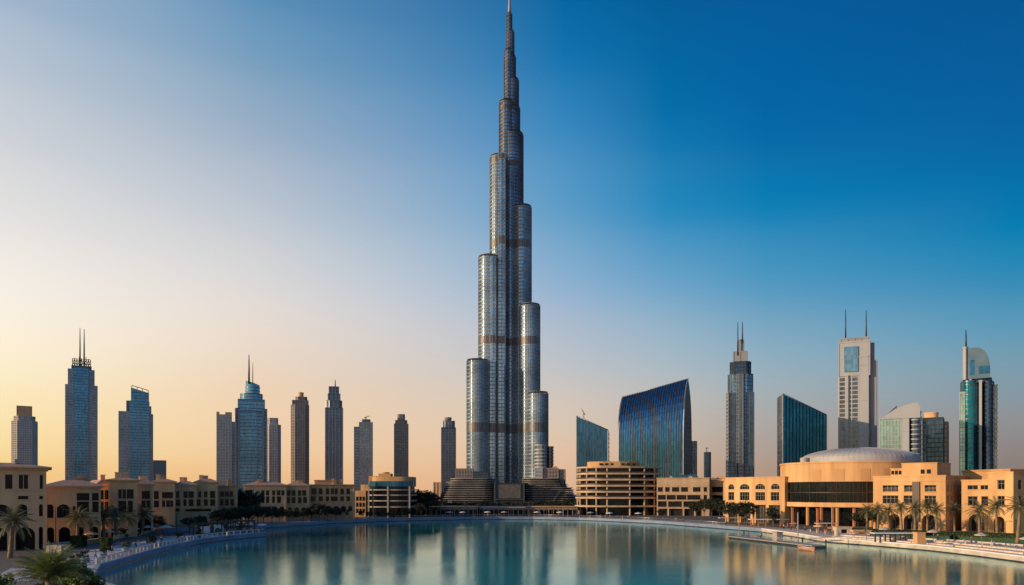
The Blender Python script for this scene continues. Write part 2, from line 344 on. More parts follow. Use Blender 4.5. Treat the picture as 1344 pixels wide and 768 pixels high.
# ------------------------------------------------------------------ low-rise buildings with real openings
class Line:
    def __init__(s, A, B):
        s.A = Vector((X(*A), A[1])); s.B = Vector((X(*B), B[1])); s.W = (s.B-s.A).length; d = s.B-s.A; s.rz = math.atan2(d.y, d.x)
    def u(s, px):
        k = (px-672)/F; d = s.B-s.A; t = -(s.A.x-k*s.A.y)/(d.x-k*d.y); return t*s.W
    def Y(s, px): return s.A.y+(s.B.y-s.A.y)*s.u(px)/s.W
    def z(s, px, py): return Z(py, s.Y(px))-G
def wall_holes(mb, Wd, H, ops, mi=0):
    """front at y=0 from (0,0) to (Wd,H); ops: (u0,u1,z0,z1,depth,arch)"""
    us = sorted({0, Wd, *[v for o in ops for v in o[:2]]}); zs = sorted({0, H, *[v for o in ops for v in o[2:4]]})
    us = [u for u in us if 0 <= u <= Wd]; zs = [z for z in zs if 0 <= z <= H]
    for i in range(len(us)-1):
        for j in range(len(zs)-1):
            cu, cz = (us[i]+us[i+1])/2, (zs[j]+zs[j+1])/2
            if any(o[0] < cu < o[1] and o[2] < cz < o[3] for o in ops): continue
            mb.poly([(us[i],0,zs[j]), (us[i+1],0,zs[j]), (us[i+1],0,zs[j+1]), (us[i],0,zs[j+1])], mi)
    for u0, u1, z0, z1, d, arch in ops:
        prof = [(u0, z0)]
        if arch:
            r = (u1-u0)/2; rise = min(r, (z1-z0)*.6); c = (u0+u1)/2; zc = z1-rise; arc = [(c-r*math.cos(t*math.pi/12), zc+rise*math.sin(t*math.pi/12)) for t in range(13)]
            for k in range(6): mb.poly([(u0,0,z1), (arc[k][0],0,arc[k][1]), (arc[k+1][0],0,arc[k+1][1])], mi)
            for k in range(6, 12): mb.poly([(u1,0,z1), (arc[k][0],0,arc[k][1]), (arc[k+1][0],0,arc[k+1][1])], mi)
            prof += arc + [(u1, z0)]
        else: prof += [(u0, z1), (u1, z1), (u1, z0)]
        for k in range(len(prof)):
            p, q = prof[k], prof[(k+1) % len(prof)]
            if k == len(prof)-1 and z0 < .05: continue
            mb.poly([(p[0],0,p[1]), (q[0],0,q[1]), (q[0],d,q[1]), (p[0],d,p[1])], mi)
def window_obj(parent, u0, u1, z0, z1, d, arch, kind, fm, pm, wallm=None):
    w, h = u1-u0, z1-z0; mb = MB(); t = .09
    mb.box(.01, w-.01, d-.02, d+.05, .01, h-.01, 1)                       # pane
    f = .1 if w > .9 else .07
    mb.box(0, f, d-.12, d-.021, 0, h, 0); mb.box(w-f, w, d-.12, d-.021, 0, h, 0)
    mb.box(f, w-f, d-.12, d-.021, h-f, h, 0); mb.box(f, w-f, d-.12, d-.021, 0, f, 0)
    nv = max(1, round(w/1.3))
    for k in range(1, nv): mb.box(w*k/nv-.04, w*k/nv+.04, d-.11, d-.021, f, h-f, 0)
    if h > 1.6 and kind != 'shop': mb.box(f, w-f, d-.10, d-.021, h*.62, h*.62+.07, 0)
    if kind == 'rail':
        mb.box(.02, w-.02, .04, .08, .95, 1.02, 0)
        for k in range(int(w/.35)): mb.box(.1+k*.35, .14+k*.35, .045, .075, .05, .95, 0)
    wo = mb.build('window' if kind != 'shop' else 'arcade_glazing', [M[fm], M[pm]], parent, (u0, 0, z0))
    if kind in ('win', 'rail') and w > .6 and wallm:
        sb = MB(); sb.box(-.14, w+.14, -.2, -.004, -.2, -.02); sb.build('sill', M[wallm], wo)
        if not arch: sb = MB(); sb.box(-.16, w+.16, -.14, -.004, h+.02, h+.2); sb.build('lintel', M[wallm], wo)
    return wo
def facade(name, label, A, B, roofpy, rows, depth=18, wall='sand', roofm='roof', eave=.6, group=None, hip=1.6, bands=(), base=True,
           fm='frame', pm='pane', roofref=None, parapet=False, H=None, z0=G, side=()):
    """A, B: (pixel, distance) ends of the front; rows: (py_top, py_bottom, px_ref, [(px0,px1)..], kind)"""
    ln = Line(A, B); root = empty(name, label, 'building', (ln.A.x, ln.A.y, z0), ln.rz, group)
    H = H or ln.z(roofref or (A[0]+B[0])/2, roofpy)-(z0-G); ops = []
    for pt, pb, ref, cells, kind in rows:
        zt, zb = ln.z(ref, pt), ln.z(ref, pb)
        if group and group.startswith('sandstone') and kind in ('win', 'rail') and zt-zb > 1: zt += .12; zb -= .12
        if kind in ('arcade', 'shop'): zb = 0.0
        for p0, p1 in cells:
            ex = .35 if group and group.startswith('sandstone') and kind not in ('arcade', 'shop') else 0
            u0, u1 = max(.25, ln.u(p0-ex)), min(ln.W-.25, ln.u(p1+ex))
            if u1-u0 < .4: continue
            dd = {'win': .35, 'rail': .9, 'arch': .4, 'arcade': 3.2, 'shop': 1.6, 'archrail': 1.2}[kind]
            ops.append((u0, u1, max(zb, 0), min(zt, H-.35), dd, kind in ('arch', 'arcade', 'archrail'), kind))
    mb = MB(); wall_holes(mb, ln.W, H, [o[:6] for o in ops])
    Wd = ln.W
    mb.poly([(0,0,0), (0,depth,0), (0,depth,H), (0,0,H)]); mb.poly([(0,depth,0), (Wd,depth,0), (Wd,depth,H), (0,depth,H)]); mb.poly([(0,0,H), (Wd,0,H), (Wd,depth,H), (0,depth,H)])
    sb = MB(); sops = []                                                    # right-hand side wall, windows carried round
    for o in ops:
        if o[6] in ('win','arch','rail') and len(sops) < 40:
            key = (round(o[2], 1), round(o[3], 1))
            if key in [s_[6] for s_ in sops]: continue
            for k in range(int((depth-2)/4)):
                sops.append((2+k*4, 3.5+k*4, o[2], o[3], .35, False, key))
    sops2 = []
    for s_ in sops:
        if not any(s_[0] < q[1] and s_[1] > q[0] and s_[2] < q[3]+.15 and s_[3] > q[2]-.15 for q in sops2): sops2.append(s_)
    n0 = len(mb.v); m2 = MB(); wall_holes(m2, depth, H, [s_[:6] for s_ in sops2])
    off = len(mb.v); mb.v += [(Wd-y, x, z) for x, y, z in m2.v]; mb.f += [tuple(i+off for i in f) for f in m2.f]; mb.m += m2.m; mb.sm += m2.sm
    mb.build('wall', M[wall], root)
    for s_ in sops2:
        w_ = window_obj(root, 0, s_[1]-s_[0], 0, s_[3]-s_[2], .35, False, 'win', fm, pm); w_.location = (Wd, s_[0], s_[2]); w_.rotation_euler = (0, 0, R(90))
    for o in ops:
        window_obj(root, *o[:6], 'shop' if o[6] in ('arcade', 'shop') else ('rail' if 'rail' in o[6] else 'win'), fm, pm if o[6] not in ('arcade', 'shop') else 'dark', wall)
    if eave:
        c = MB(); e = eave
        c.box(-e*.5, Wd+e*.5, -e*.5, depth+e*.5, H+.004, H+.35); c.box(-e, Wd+e, -e, depth+e, H+.354, H+.6)
        if parapet: c.box(-.02, Wd+.02, -.02, .35, H+.604, H+1.3); c.box(-.02, .35, .354, depth, H+.604, H+1.3); c.box(Wd-.35, Wd+.02, .354, depth, H+.604, H+1.3)
        c.build('cornice', M[wall], root)
    if hip:
        r = MB(); e = eave+.05; i = min(depth, Wd)*.32
        r.prism([(-e,-e), (Wd+e,-e), (Wd+e,depth+e), (-e,depth+e)], H+.61, H+.61+hip, top=[(i,i), (Wd-i,i), (Wd-i,depth-i), (i,depth-i)])
        r.build('roof', M[roofm], root)
    if bands:
        s = MB()
        for py, ref in bands:
            zb = ln.z(ref, py)
            if any(o[2] < zb+.1 and o[3] > zb-.1 for o in ops): zb = None
            if zb: s.box(-.12, Wd+.12, -.14, -.003, zb, zb+.22)
        if s.v: s.build('string_course', M[wall], root)
    return root, ln, H
def roof_box(root, mb_args, m, name='roof_pavilion'):
    mb = MB(); mb.box(*mb_args); x0, x1, y0, y1, z0, z1 = mb_args
    mb.box(x0-.3, x1+.3, y0-.3, y1+.3, z1+.004, z1+.3); return mb.build(name, M[m], root)
def clutter(root, W_, D_, z, n, seed):
    r = random.Random(seed)
    for k in range(n):
        mb = MB()
        x, y = r.uniform(1, W_-3), r.uniform(2, D_-4); w, d, h = r.uniform(.8, 2.2), r.uniform(.8, 2), r.uniform(.5, 1.4)
        mb.box(x, x+w, y, y+d, z+k*.003, z+h)
        if r.random() < .6: mb.tube([(x+w/2, y+d/2, z+h), (x+w/2, y+d/2, z+h+r.uniform(.4, 1.6))], .07, seg=6)
        mb.build('roof_unit', M['lframe'], root)
LG = 'sandstone buildings along the left promenade'
S = 'sandstone '
r, ln, H = facade('waterfront_building', 'largest nearest sandstone corner building at the left edge with arcade behind the palm', (-60,160), (58,168.3), 616.5,
    [(624,641,30,[(-40,-28),(-16,-6),(7,16),(25,30),(31.5,36.5),(52.5,58)],'win'), (651,655.5,30,[(-38,-24),(-16,-4),(24,37),(52,58)],'win'),
     (662,678,30,[(-40,-24),(-14,15),(23.5,35.5),(51.5,58)],'arch'), (692,722,30,[(-44,-22),(-14,9.5),(20,46),(51,59)],'arcade')],
    depth=16, wall='sand2', eave=1.4, group=LG, hip=1.0, bands=((645,30),(683,30)), roofref=30)
clutter(r, ln.W, 14, H+1.5, 5, 1)
facade('waterfront_building', 'sandstone wing with tall arched loggias right of the big corner building', (58,188), (132,194), 641,
    [(648,656.5,109,[(101,117),(121,130)],'rail'), (659,672,109,[(101.5,116.5),(121.5,130)],'win'), (662,680,72,[(61,70),(75,91)],'arch'), (665,671,98,[(96,98.6)],'win'),
     (692,722,80,[(61,71),(77,92),(99,110),(118,129)],'arcade')], depth=16, wall='sand2', eave=1.0, group=LG, hip=1.5, bands=((684,80),))
facade('waterfront_building', 'sandstone block with open balconies, between the arched wing and the tall pavilion', (129,212), (146,214), 638,
    [(644,655,137,[(131,136),(137.5,144)],'rail'), (659,673,137,[(131,136),(137.5,144)],'win'), (694,712,137,[(131,144)],'arcade')], depth=16, wall='sand', eave=.6, group=LG, hip=1.2)
facade('waterfront_building', 'sandstone pavilion raised above its neighbours under a flat clay roof', (143,211), (179,214), 632.5,
    [(643,654,160,[(155.5,159.5),(161,165)],'win'), (643,654,168,[(166.5,175)],'rail'), (658,672,160,[(155.5,165.5),(168,174)],'win'), (694,712,160,[(146,154),(158,166)],'arcade')],
    depth=16, wall='sand', eave=1.1, group=LG, hip=.6, bands=((656,160),))
facade('waterfront_building', 'narrow sandstone house right of the raised pavilion, four windows', (178,230), (201,232.2), 638,
    [(645,654.5,190,[(186.5,196.5)],'rail'), (657.5,666,190,[(186,191),(192.5,197)],'win'), (680,700,190,[(181,198)],'arcade')], depth=18, wall='sand2', eave=.7, group=LG, hip=1.4)
facade('waterfront_building', 'sandstone block over the low arched wall with a wide dark balcony', (200,254), (230,257), 634.5,
    [(645,655,205,[(202,208)],'win'), (646.5,653.5,220,[(213,228)],'rail'), (657.5,665.5,205,[(202,208.5)],'win'), (657.5,665,220,[(213,216.5),(218.5,222.5),(223.5,227)],'win')],
    depth=18, wall='sand', eave=.7, group=LG, hip=.9, bands=((668.5,215),))
facade('waterfront_building', 'sandstone block with six separate windows left of the second raised pavilion', (229,268), (258,271), 638.5,
    [(645.5,653,243,[(230.5,235),(241,246),(247.5,254)],'win'), (656,664,243,[(230,236),(241,244.5),(248,253.5)],'win')], depth=18, wall='sand2', eave=.7, group=LG, hip=1.3, bands=((667,243),))
facade('waterfront_building', 'sandstone pavilion with clay roof in the middle of the left row', (256,275), (286,278), 635,
    [(645.5,652.5,270,[(260.5,264),(268,272)],'win'), (645,653.5,270,[(276,282)],'rail'), (656,663.5,270,[(257.5,263),(268,272.5),(276,282)],'win')], depth=18, wall='sand', eave=.7, group=LG, hip=1.3, bands=((666,270),))
facade('waterfront_building', 'sandstone house at the end before the gap of trees', (285,292), (312,294.6), 639.5,
    [(645.5,651.5,298,[(289,294),(295.5,300),(301.5,305.5)],'win'), (655.5,663,298,[(289,293),(295.5,300),(302.5,306.5)],'win')], depth=16, wall='sand3', eave=.5, group=LG, hip=0)
facade('waterfront_building', 'long sandstone house with pinkish hipped roof in front of the blue glass tower', (320,318), (376,323.2), 638.5,
    [(644,650,345,[(322,325),(328,331),(343.5,347),(349.5,353),(357.5,361),(363.5,368),(369.5,373)],'win'), (652,660,345,[(322,331),(335,339.5),(343,347),(349.5,353),(357.5,360.5),(364,368.5)],'win'),(665,673,345,[(324,331),(335,342),(346,353),(357,364),(367,373)],'archrail')],
    depth=16, wall='sand2', eave=.8, group=LG, hip=1.6, bands=((663.5,345),))
facade('waterfront_building', 'sandstone house with closely spaced twin windows below the brown twin tower', (375,331), (406,333.7), 639,
    [(644,650.5,390,[(377,381),(383,387.5),(391.5,395),(397,401.5)],'rail'), (653,660,390,[(377,380),(383,387.5),(391.5,395.5),(398,402.5)],'win'), (666,673,390,[(378,383),(387,392),(396,401)],'archrail')],
    depth=16, wall='sand', eave=.7, group=LG, hip=1.3, bands=((663,390),))
r, ln, H = facade('waterfront_building', 'sandstone house with raised roof pavilion left of the low glass block', (405,339), (466,343.8), 637.5,
    [(641.5,648.5,436,[(409,415),(418.5,423),(428,432),(434.5,438),(439.5,443),(447,451),(455,459)],'win'), (652,657.5,436,[(408,414),(418.5,423.5),(428,431.5),(434.5,443),(447,451),(455,459)],'win'),(664,671,436,[(408,414),(418,424),(428,434),(438,444),(448,454),(457,462)],'archrail')],
    depth=16, wall='sand3', eave=.7, group=LG, hip=0, bands=((661,436),))
roof_box(r, (2.5, ln.W*.6, 4, 13, H+.61, H+2.3), 'sand3')
# low terrace wall with arches in front of the left row
tw, tl, tH = facade('terrace_wall', 'low sandstone terrace wall pierced by three dark arches', (170,262), (280,272), 674,
    [(678,694,226,[(181,190),(200,208),(220.5,231.5),(242,253),(262.5,272)],'arcade')], depth=9, wall='sand2', eave=.25, hip=0); tw['category'] = 'wall'

# ------------------------------------------------------------------ left: low glass block
def slab_poly(cx, cy, rx, ry, p=2.6, n=48, a0=0, a1=360):
    res = []
    for k in range(n):
        t = R(a0+(a1-a0)*k/n); c, s_ = math.cos(t), math.sin(t)
        res.append((cx+rx*math.copysign(abs(c)**(2/p), c), cy+ry*math.copysign(abs(s_)**(2/p), s_)))
    return res
def glass_block():
    Y0 = 372; w = 77/F*Y0; root = empty('lakeside_block', 'low terraced glass block with white floor bands and blue top storey under a tan roof', 'building', (X(501,Y0), Y0, G))
    z = lambda py: Z(py, Y0)-G
    P = slab_poly(3, 14, w*.42, 14, 3.2)
    g = MB(); g.prism(slab_poly(3, 14, w*.42-1.2, 12.8, 3.2), 0, z(638), smooth=False); g.build('curtain_wall', M['pane'], root)
    for py in (643, 650, 657.5, 665.5):
        s_ = MB(); s_.prism(P, z(py)-.3, z(py)+.3); s_.build('balcony_slab', M['lframe'], root)
    b = MB(); b.prism(slab_poly(3, 14, w*.42-.5, 13.5, 3.2), z(638.5), z(631.5)); b.build('blue_glazing', M['gdeep'], root)
    c = MB()
    for x in (-6.5, 3, 13.5):
        c.box(x-.35, x+.35, -.35 if abs(x-3) < 6 else .2, .3+.5, 0, z(638.5)-.01)
    c.build('column', M['lframe'], root)
    t = MB(); t.prism(slab_poly(4, 15, w*.36, 12, 4), z(631.5)+.004, z(625.5)); t.box(-3, 3, 8, 16, z(625.4), z(621)); t.prism(slab_poly(0, 12, 1.9, 1.9, 2, 16), z(620.9), z(619)); t.build('roof', M['ochre2'], root)
    l = MB(); l.box(-w*.5, -w*.30, 4, 18, 0, z(644)); l.box(-w*.40, -w*.20, 6, 20, z(643.9), z(636)); l.box(-w*.27, -w*.14, 7, 20, z(636)+.01, z(624.5)); l.build('side_wing', M['ochre'], root)
    wn = MB()
    for k in range(3):
        for j in range(3): wn.box(-w*.5+1+k*1.6, -w*.5+2+k*1.6, 3.9, 3.997, 2.2+j*3, 4.2+j*3)
    wn.build('side_window', M['pane'], root)
glass_block()

# ------------------------------------------------------------------ right: curved terraced building and its neighbour
def curved_block():
    Y0 = 405; root = empty('curved_building', 'curved tan concrete building with six stacked ring balconies left of the ochre row', 'building', (X(812,Y0), Y0, G))
    z = lambda py: Z(py, Y0)-G
    def plan(o, sx=0):
        pts = []
        for k in range(40):                                                  # rounded left and front, running back to the right
            t = R(90+180*k/39); pts.append((-6+(15+o)*math.cos(t), 17+(17+o)*math.sin(t)))
        pts += [(6, -.6-o), (14, 1.2-o), (20, 5-o), (25+o+sx, 10-o*.8), (25+o+sx, 34+o)]
        return pts
    floors = [613, 621.5, 629.5, 637.5, 645.5, 653.5, 664.5]
    g = MB(); g.prism(plan(-1.8), 0, z(613)-.4); g.build('glazing', M['pane'], root)
    for i, py in enumerate(floors):
        s_ = MB(); e = .9 if i == 6 else .1*i; s_.prism(plan(e), z(py)-.32, z(py)+.40); s_.prism(plan(e-.05), z(py)-.5, z(py)-.324)
        s_.build('balcony_slab', M['concrete'], root)
        if 0 < i < 6:
            rl = MB(); P = plan(e-.25)[2:-2]
            for a, b in zip(P, P[1:]): rl.poly([(*a, z(py)+.4), (*b, z(py)+.4), (*b, z(py)+1.15), (*a, z(py)+1.15)])
            rl.build('balcony_rail', M['frame'], root)
    P = plan(-.7)
    for k, i in enumerate([2, 6, 10, 14, 19, 24, 29, 34, 39, 40, 41, 42]):
        c = MB(); x, y = P[i]; c.prism(slab_poly(x, y, .45, .45, 2, 10), 0, z(613)-.5); c.build('column', M['concrete'], root)
    t = MB(); t.prism([(x*.62-2, (y-17)*.62+17) for x, y in plan(0)], z(613)+.41, z(605)); t.build('penthouse', M['ochre2'], root)
    pw = MB()
    for k in range(7): pw.box(-9.5+k*3, -7.9+k*3, 6.2, 7.4, z(613)+1.2, z(607.5))
    pw.build('penthouse_window', M['pane'], root)
curved_block()
RG = 'ochre buildings along the right shore'
r, ln, H = facade('tan_building', 'tan concrete block with dark ribbon floors between the curved building and the ochre row', (862,402), (931,396), 628.5,
    [(639.5,645.5,890,[(863.5,870),(873,879),(882,891.5),(894,903),(909.5,919.5),(923.5,928)],'win'), (649.8,656,890,[(863.5,874),(875,887),(888,901),(902,919.5),(923.5,928)],'win'),
     (658,665.5,890,[(863.5,875),(877,895),(897,911),(913,920)],'rail'), (667.8,677,890,[(864,876),(878,896),(898,911),(913,921)],'shop')],
    depth=22, wall='concrete', eave=.35, hip=0, bands=((648.6,890),(657.2,890),(666.8,890)), parapet=False)
clutter(r, ln.W, 20, H+.6, 8, 3)
mb = MB(); mb.box(8, 20, 4, 14, H+.6, H+2.2); mb.build('skylight', M['gdeep'], r)
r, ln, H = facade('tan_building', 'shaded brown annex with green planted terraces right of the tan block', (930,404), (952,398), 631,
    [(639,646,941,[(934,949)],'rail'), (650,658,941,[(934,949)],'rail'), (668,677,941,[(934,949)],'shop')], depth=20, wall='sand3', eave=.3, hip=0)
# ochre row
facade('ochre_building', 'sunlit ochre building with four double bays of windows left of the rotunda', (952,322), (1030,296), 628,
    [(635.3,642.5,990,[(956,963.5),(971,983.5),(991.5,1004),(1012,1023)],'arch'), (646,657,990,[(956,963.5),(971,983.5),(991.5,1004),(1011.5,1022.5)],'win'),
     (662.5,684,990,[(956,968),(972,985),(992,1005),(1009,1024)],'shop')], depth=24, wall='ochre', eave=.25, hip=0, group=RG, bands=((660,990),), fm='lframe', pm='paneg')
def rotunda():
    cx, cy, r0 = X(1116,300), 300, 26.0
    root = empty('rotunda', 'ochre drum-shaped hall with grey domed roof and a wide dark glass band', 'building', (cx, cy, G))
    zf = lambda py: Z(py, 275)-G
    zt = zf(605.5)
    def ring(mb, r_, z0, z1, a0, a1, m=0, inner=None, n=64):
        for k in range(n):
            t0, t1 = R(a0+(a1-a0)*k/n), R(a0+(a1-a0)*(k+1)/n)
            p = lambda t, rr: (rr*math.cos(t), rr*math.sin(t))
            mb.poly([(*p(t0,r_), z0), (*p(t1,r_), z0), (*p(t1,r_), z1), (*p(t0,r_), z1)], m)
            if inner: 
                mb.poly([(*p(t0,r_), z0), (*p(t1,r_), z0), (*p(t1,inner), z0), (*p(t0,inner), z0)], m)
                mb.poly([(*p(t0,r_), z1), (*p(t1,r_), z1), (*p(t1,inner), z1), (*p(t0,inner), z1)], m)
    d = MB(); ring(d, r0, zf(632), zt, 0, 360, inner=r0-6, n=96); ring(d, r0+.25, zt-.5, zt+.15, 0, 360, inner=r0-5, n=96); d.build('drum', M['ochre'], root)
    for a in (-122, -103, -85, -66, -140):
        w_ = MB(); ring(w_, r0+.1, zf(630.5), zf(615), a-3.6, a+3.6, n=6, inner=r0-.3); w_.build('drum_panel', M['ochre2'], root)
    g = MB(); ring(g, r0-.8, zf(660), zf(632)+.01, 150, 390, n=80); g.build('glass_band', M['paneg'], root)
    mu = MB()
    for k in range(56):
        t = R(180+k*180/55); x, y = (r0-.7)*math.cos(t), (r0-.7)*math.sin(t); w_ = .16 if k % 7 == 3 else .06
        mu.prism([(x-w_,y-w_), (x+w_,y-w_), (x+w_,y+w_), (x-w_,y+w_)], zf(660), zf(632), cap=False)
    ring(mu, r0-.6, zf(647), zf(646.2), 180, 360, inner=r0-.85); mu.build('mullions', M['frame'], root)
    b = MB(); ring(b, r0+.5, zf(666), zf(660), 150, 390, inner=r0-9, n=80); b.build('canopy_band', M['ochre'], root)
    lo = MB(); ring(lo, r0-6, 0, zf(666), 150, 390); lo.build('lower_glazing', M['pane'], root)
    for a in (-150, -137, -124, -111, -98, -85, -72, -58):
        x, y = (r0-1)*math.cos(R(a)), (r0-1)*math.sin(R(a)); c = MB(); c.prism(slab_poly(x, y, .5, .5, 4, 12), 0, zf(666)); c.build('column', M['terra'] if a % 2 else M['ochre2'], root)
    dm = MB(); rd, hd, ns, nr = 21.6, 4.9, 72, 10; prev = None; ox = X(1128,300)-cx
    prof = [(rd, zt-1), (rd, zt+1.6)]+[(rd*math.cos(R(90*k/nr)), zt+1.6+hd*math.sin(R(90*k/nr))*.95) for k in range(1, nr)]
    for i, (rr, z_) in enumerate(prof):
        ringv = [(ox+rr*math.cos(2*math.pi*k/ns), rr*math.sin(2*math.pi*k/ns), z_) for k in range(ns)]
        if prev:
            for k in range(ns): j = (k+1) % ns; dm.poly([prev[k], prev[j], ringv[j], ringv[k]], 0, False)
        prev = ringv
    dm.poly(prev); o = dm.build('dome', M['domem'], root)
    rb = MB()
    for k in range(72):
        t = 2*math.pi*k/72; rb.tube([(ox+rr*math.cos(t), rr*math.sin(t), z_) for rr, z_ in prof[1:]], .07, seg=4)
    rb.build('roof_seams', M['domem'], o)
    f = MB(); f.prism(slab_poly(ox-rd-1.2, -3, 1.6, 1.6, 2, 16), zt, zt+2.2); f.build('vent_cowl', M['domem'], root)
rotunda()
def block(parent, name, x0, x1, y0, y1, z0, z1, m):
    mb = MB(); mb.box(x0, x1, y0, y1, z0, z1); mb.box(x0-.15, x1+.15, y0-.15, y1+.15, z1+.004, z1+.3); return mb.build(name, M[m], parent)
r, ln, H = facade('ochre_building', 'sunlit ochre building with recessed balconies right of the rotunda', (1146,262), (1241,246), 626.5,
    [(637,645.5,1200,[(1158.5,1179),(1186.5,1199),(1213.5,1228.5)],'rail'), (650.5,661.5,1200,[(1158.5,1179),(1186,1199.5),(1213.5,1228.5)],'win'),
     (675,697,1200,[(1149,1154),(1166,1181),(1186,1205),(1210,1229)],'arcade')], depth=26, wall='ochre', eave=.2, hip=0, group=RG, fm='lframe', bands=((632,1200),))
block(r, 'penthouse', 8, 19, 3.5, 18, H+.61, H+4.6, 'ochre'); block(r, 'penthouse', 4, 7.9, 5, 16, H+.61, H+2.9, 'ochre')
p = MB(); [p.box(4.2+k*1.2, 5.1+k*1.2, 4.9, 4.997, H+1.1, H+2.4) for k in range(3)]; [p.box(14+k*1.9, 15.2+k*1.9, 3.4, 3.497, H+1.2, H+2.6) for k in range(2)]; p.build('penthouse_window', M['pane'], r)
mb = MB(); mb.box(12.6, 14.8, -.5, -.003, 3, H-1.5); mb.build('recess_screen', M['frame'], r)
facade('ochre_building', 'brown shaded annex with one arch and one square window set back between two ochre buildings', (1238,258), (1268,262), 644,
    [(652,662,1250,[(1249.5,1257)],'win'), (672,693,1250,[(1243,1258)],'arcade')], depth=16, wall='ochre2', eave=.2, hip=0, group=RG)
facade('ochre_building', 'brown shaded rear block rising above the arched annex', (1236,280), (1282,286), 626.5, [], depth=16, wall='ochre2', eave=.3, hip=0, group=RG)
facade('ochre_building', 'sunlit ochre wing with two rows of paired windows near the right edge', (1262,247), (1301,241), 632,
    [(637,642.8,1280,[(1270,1283.5),(1287,1297)],'win'), (651.5,664,1280,[(1270.5,1283),(1288,1297)],'win'), (675,695,1280,[(1271,1292)],'arcade')], depth=18, wall='ochre', eave=.2, hip=0, group=RG, fm='lframe', bands=((647,1280),))
facade('ochre_building', 'tallest ochre block at the right edge with stacked square windows', (1297,240), (1330,232), 622,
    [(630,642.5,1314,[(1309,1318.5)],'win'), (651,663.5,1314,[(1309,1318.5)],'win'), (678,695,1314,[(1304,1319)],'arcade')], depth=20, wall='ochre', eave=.3, hip=0, group=RG, fm='lframe', bands=((670,1314),))
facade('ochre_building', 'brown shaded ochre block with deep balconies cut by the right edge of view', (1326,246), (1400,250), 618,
    [(633,645,1340,[(1331,1352),(1358,1376)],'rail'), (650,663,1340,[(1331,1352),(1358,1376)],'rail'), (676,695,1340,[(1332,1352),(1358,1376)],'arcade')], depth=20, wall='ochre2', eave=.5, hip=0, group=RG, bands=((666,1340),))

# ------------------------------------------------------------------ high-rise towers
STY = dict(   # glass, floor band, pier, floor pitch, band height, pier spacing, pier width
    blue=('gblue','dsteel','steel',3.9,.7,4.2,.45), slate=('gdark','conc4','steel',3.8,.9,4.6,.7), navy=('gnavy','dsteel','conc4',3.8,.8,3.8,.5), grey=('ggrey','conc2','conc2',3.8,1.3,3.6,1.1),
    brown=('gdark','conc3','conc3',3.8,1.2,3.2,1.1), pale=('ggrey','white','white',3.8,1.7,6,.7), teal=('gteal','dsteel','dsteel',4,.5,3,.25),
    ribbed=('gdeep','dsteel','dsteel',40,.3,2.3,.55), white=('white','white','white',30,.2,20,.2), dark=('gnavy','dmetal','dmetal',3.8,.7,3,.3), bluegrey=('ggrey','conc2','steel',3.8,.8,3.4,.5), net=('gteal','steel','steel',4,.35,3.2,.25),
    balc=('gdark','white','conc2',3.8,.9,5,.6), whitegrid=('gpale','white','white',3.1,.4,2.2,.22), stone=('sand2','sand2','sand2',6,.3,4,.5), solid=('greyc','greyc','greyc',12,.3,6,.5))
def skin_facade(mb, poly, z0, z1, st, zf=None):
    """glass body (slot 0), floor bands (slot 1) and piers (slot 2) standing proud of it"""
    g, s_, f, pitch, bh, fs, fw = STY[st]
    k = len(poly); cx, cy = sum(p[0] for p in poly)/k, sum(p[1] for p in poly)/k
    mb.prism(poly, z0, z1, 0, zf=zf)
    def grow(o): 
        res = []
        for i in range(k):
            a, b, c = Vector(poly[i-1]), Vector(poly[i]), Vector(poly[(i+1) % k])
            n1 = Vector(((b-a).y, -(b-a).x)).normalized(); n2 = Vector(((c-b).y, -(c-b).x)).normalized(); q = (n1+n2); q = q/max(.3, q.length_squared)*2
            res.append((b.x+q.x*o, b.y+q.y*o))
        return res
    if st != 'ribbed':
        out_ = grow(.28); z = z0+pitch
        zmax = min(zf(*p) for p in poly) if zf else z1
        while z < zmax-bh: mb.prism(out_, z, z+bh, 1); z += pitch
        if not zf: mb.prism(grow(.32), z1-.2, z1+1.0, 1)
    for i in range(k):
        a, b = Vector(poly[i]), Vector(poly[(i+1) % k]); d = b-a; l = d.length
        if l < fs*.6: continue
        n = max(1, round(l/fs)); d.normalize(); nn = Vector((d.y, -d.x))
        for j in range(n+1):
            if k > 12 and j == n: continue
            c = a+d*(fw*.5+(l-fw)*j/n); p, q = c-d*fw/2, c+d*fw/2
            e, h = q+nn*.42, p+nn*.42
            mb.prism([tuple(p-nn*.1), tuple(h), tuple(e), tuple(q-nn*.1)][::-1], z0, (zf(*c)-.1 if zf else z1+.4), 2)
def footprint(shape, u0, u1, y0, y1):
    if shape == 'round':
        cx, cy, rx, ry = (u0+u1)/2, (y0+y1)/2, (u1-u0)/2, (y1-y0)/2; return slab_poly(cx, cy, rx, ry, 2.4, 36)
    if shape == 'oct':
        c = min(u1-u0, y1-y0)*.22; return [(u0+c,y0),(u1-c,y0),(u1,y0+c),(u1,y1-c),(u1-c,y1),(u0+c,y1),(u0,y1-c),(u0,y0+c)]
    return [(u0,y0),(u1,y0),(u1,y1),(u0,y1)]
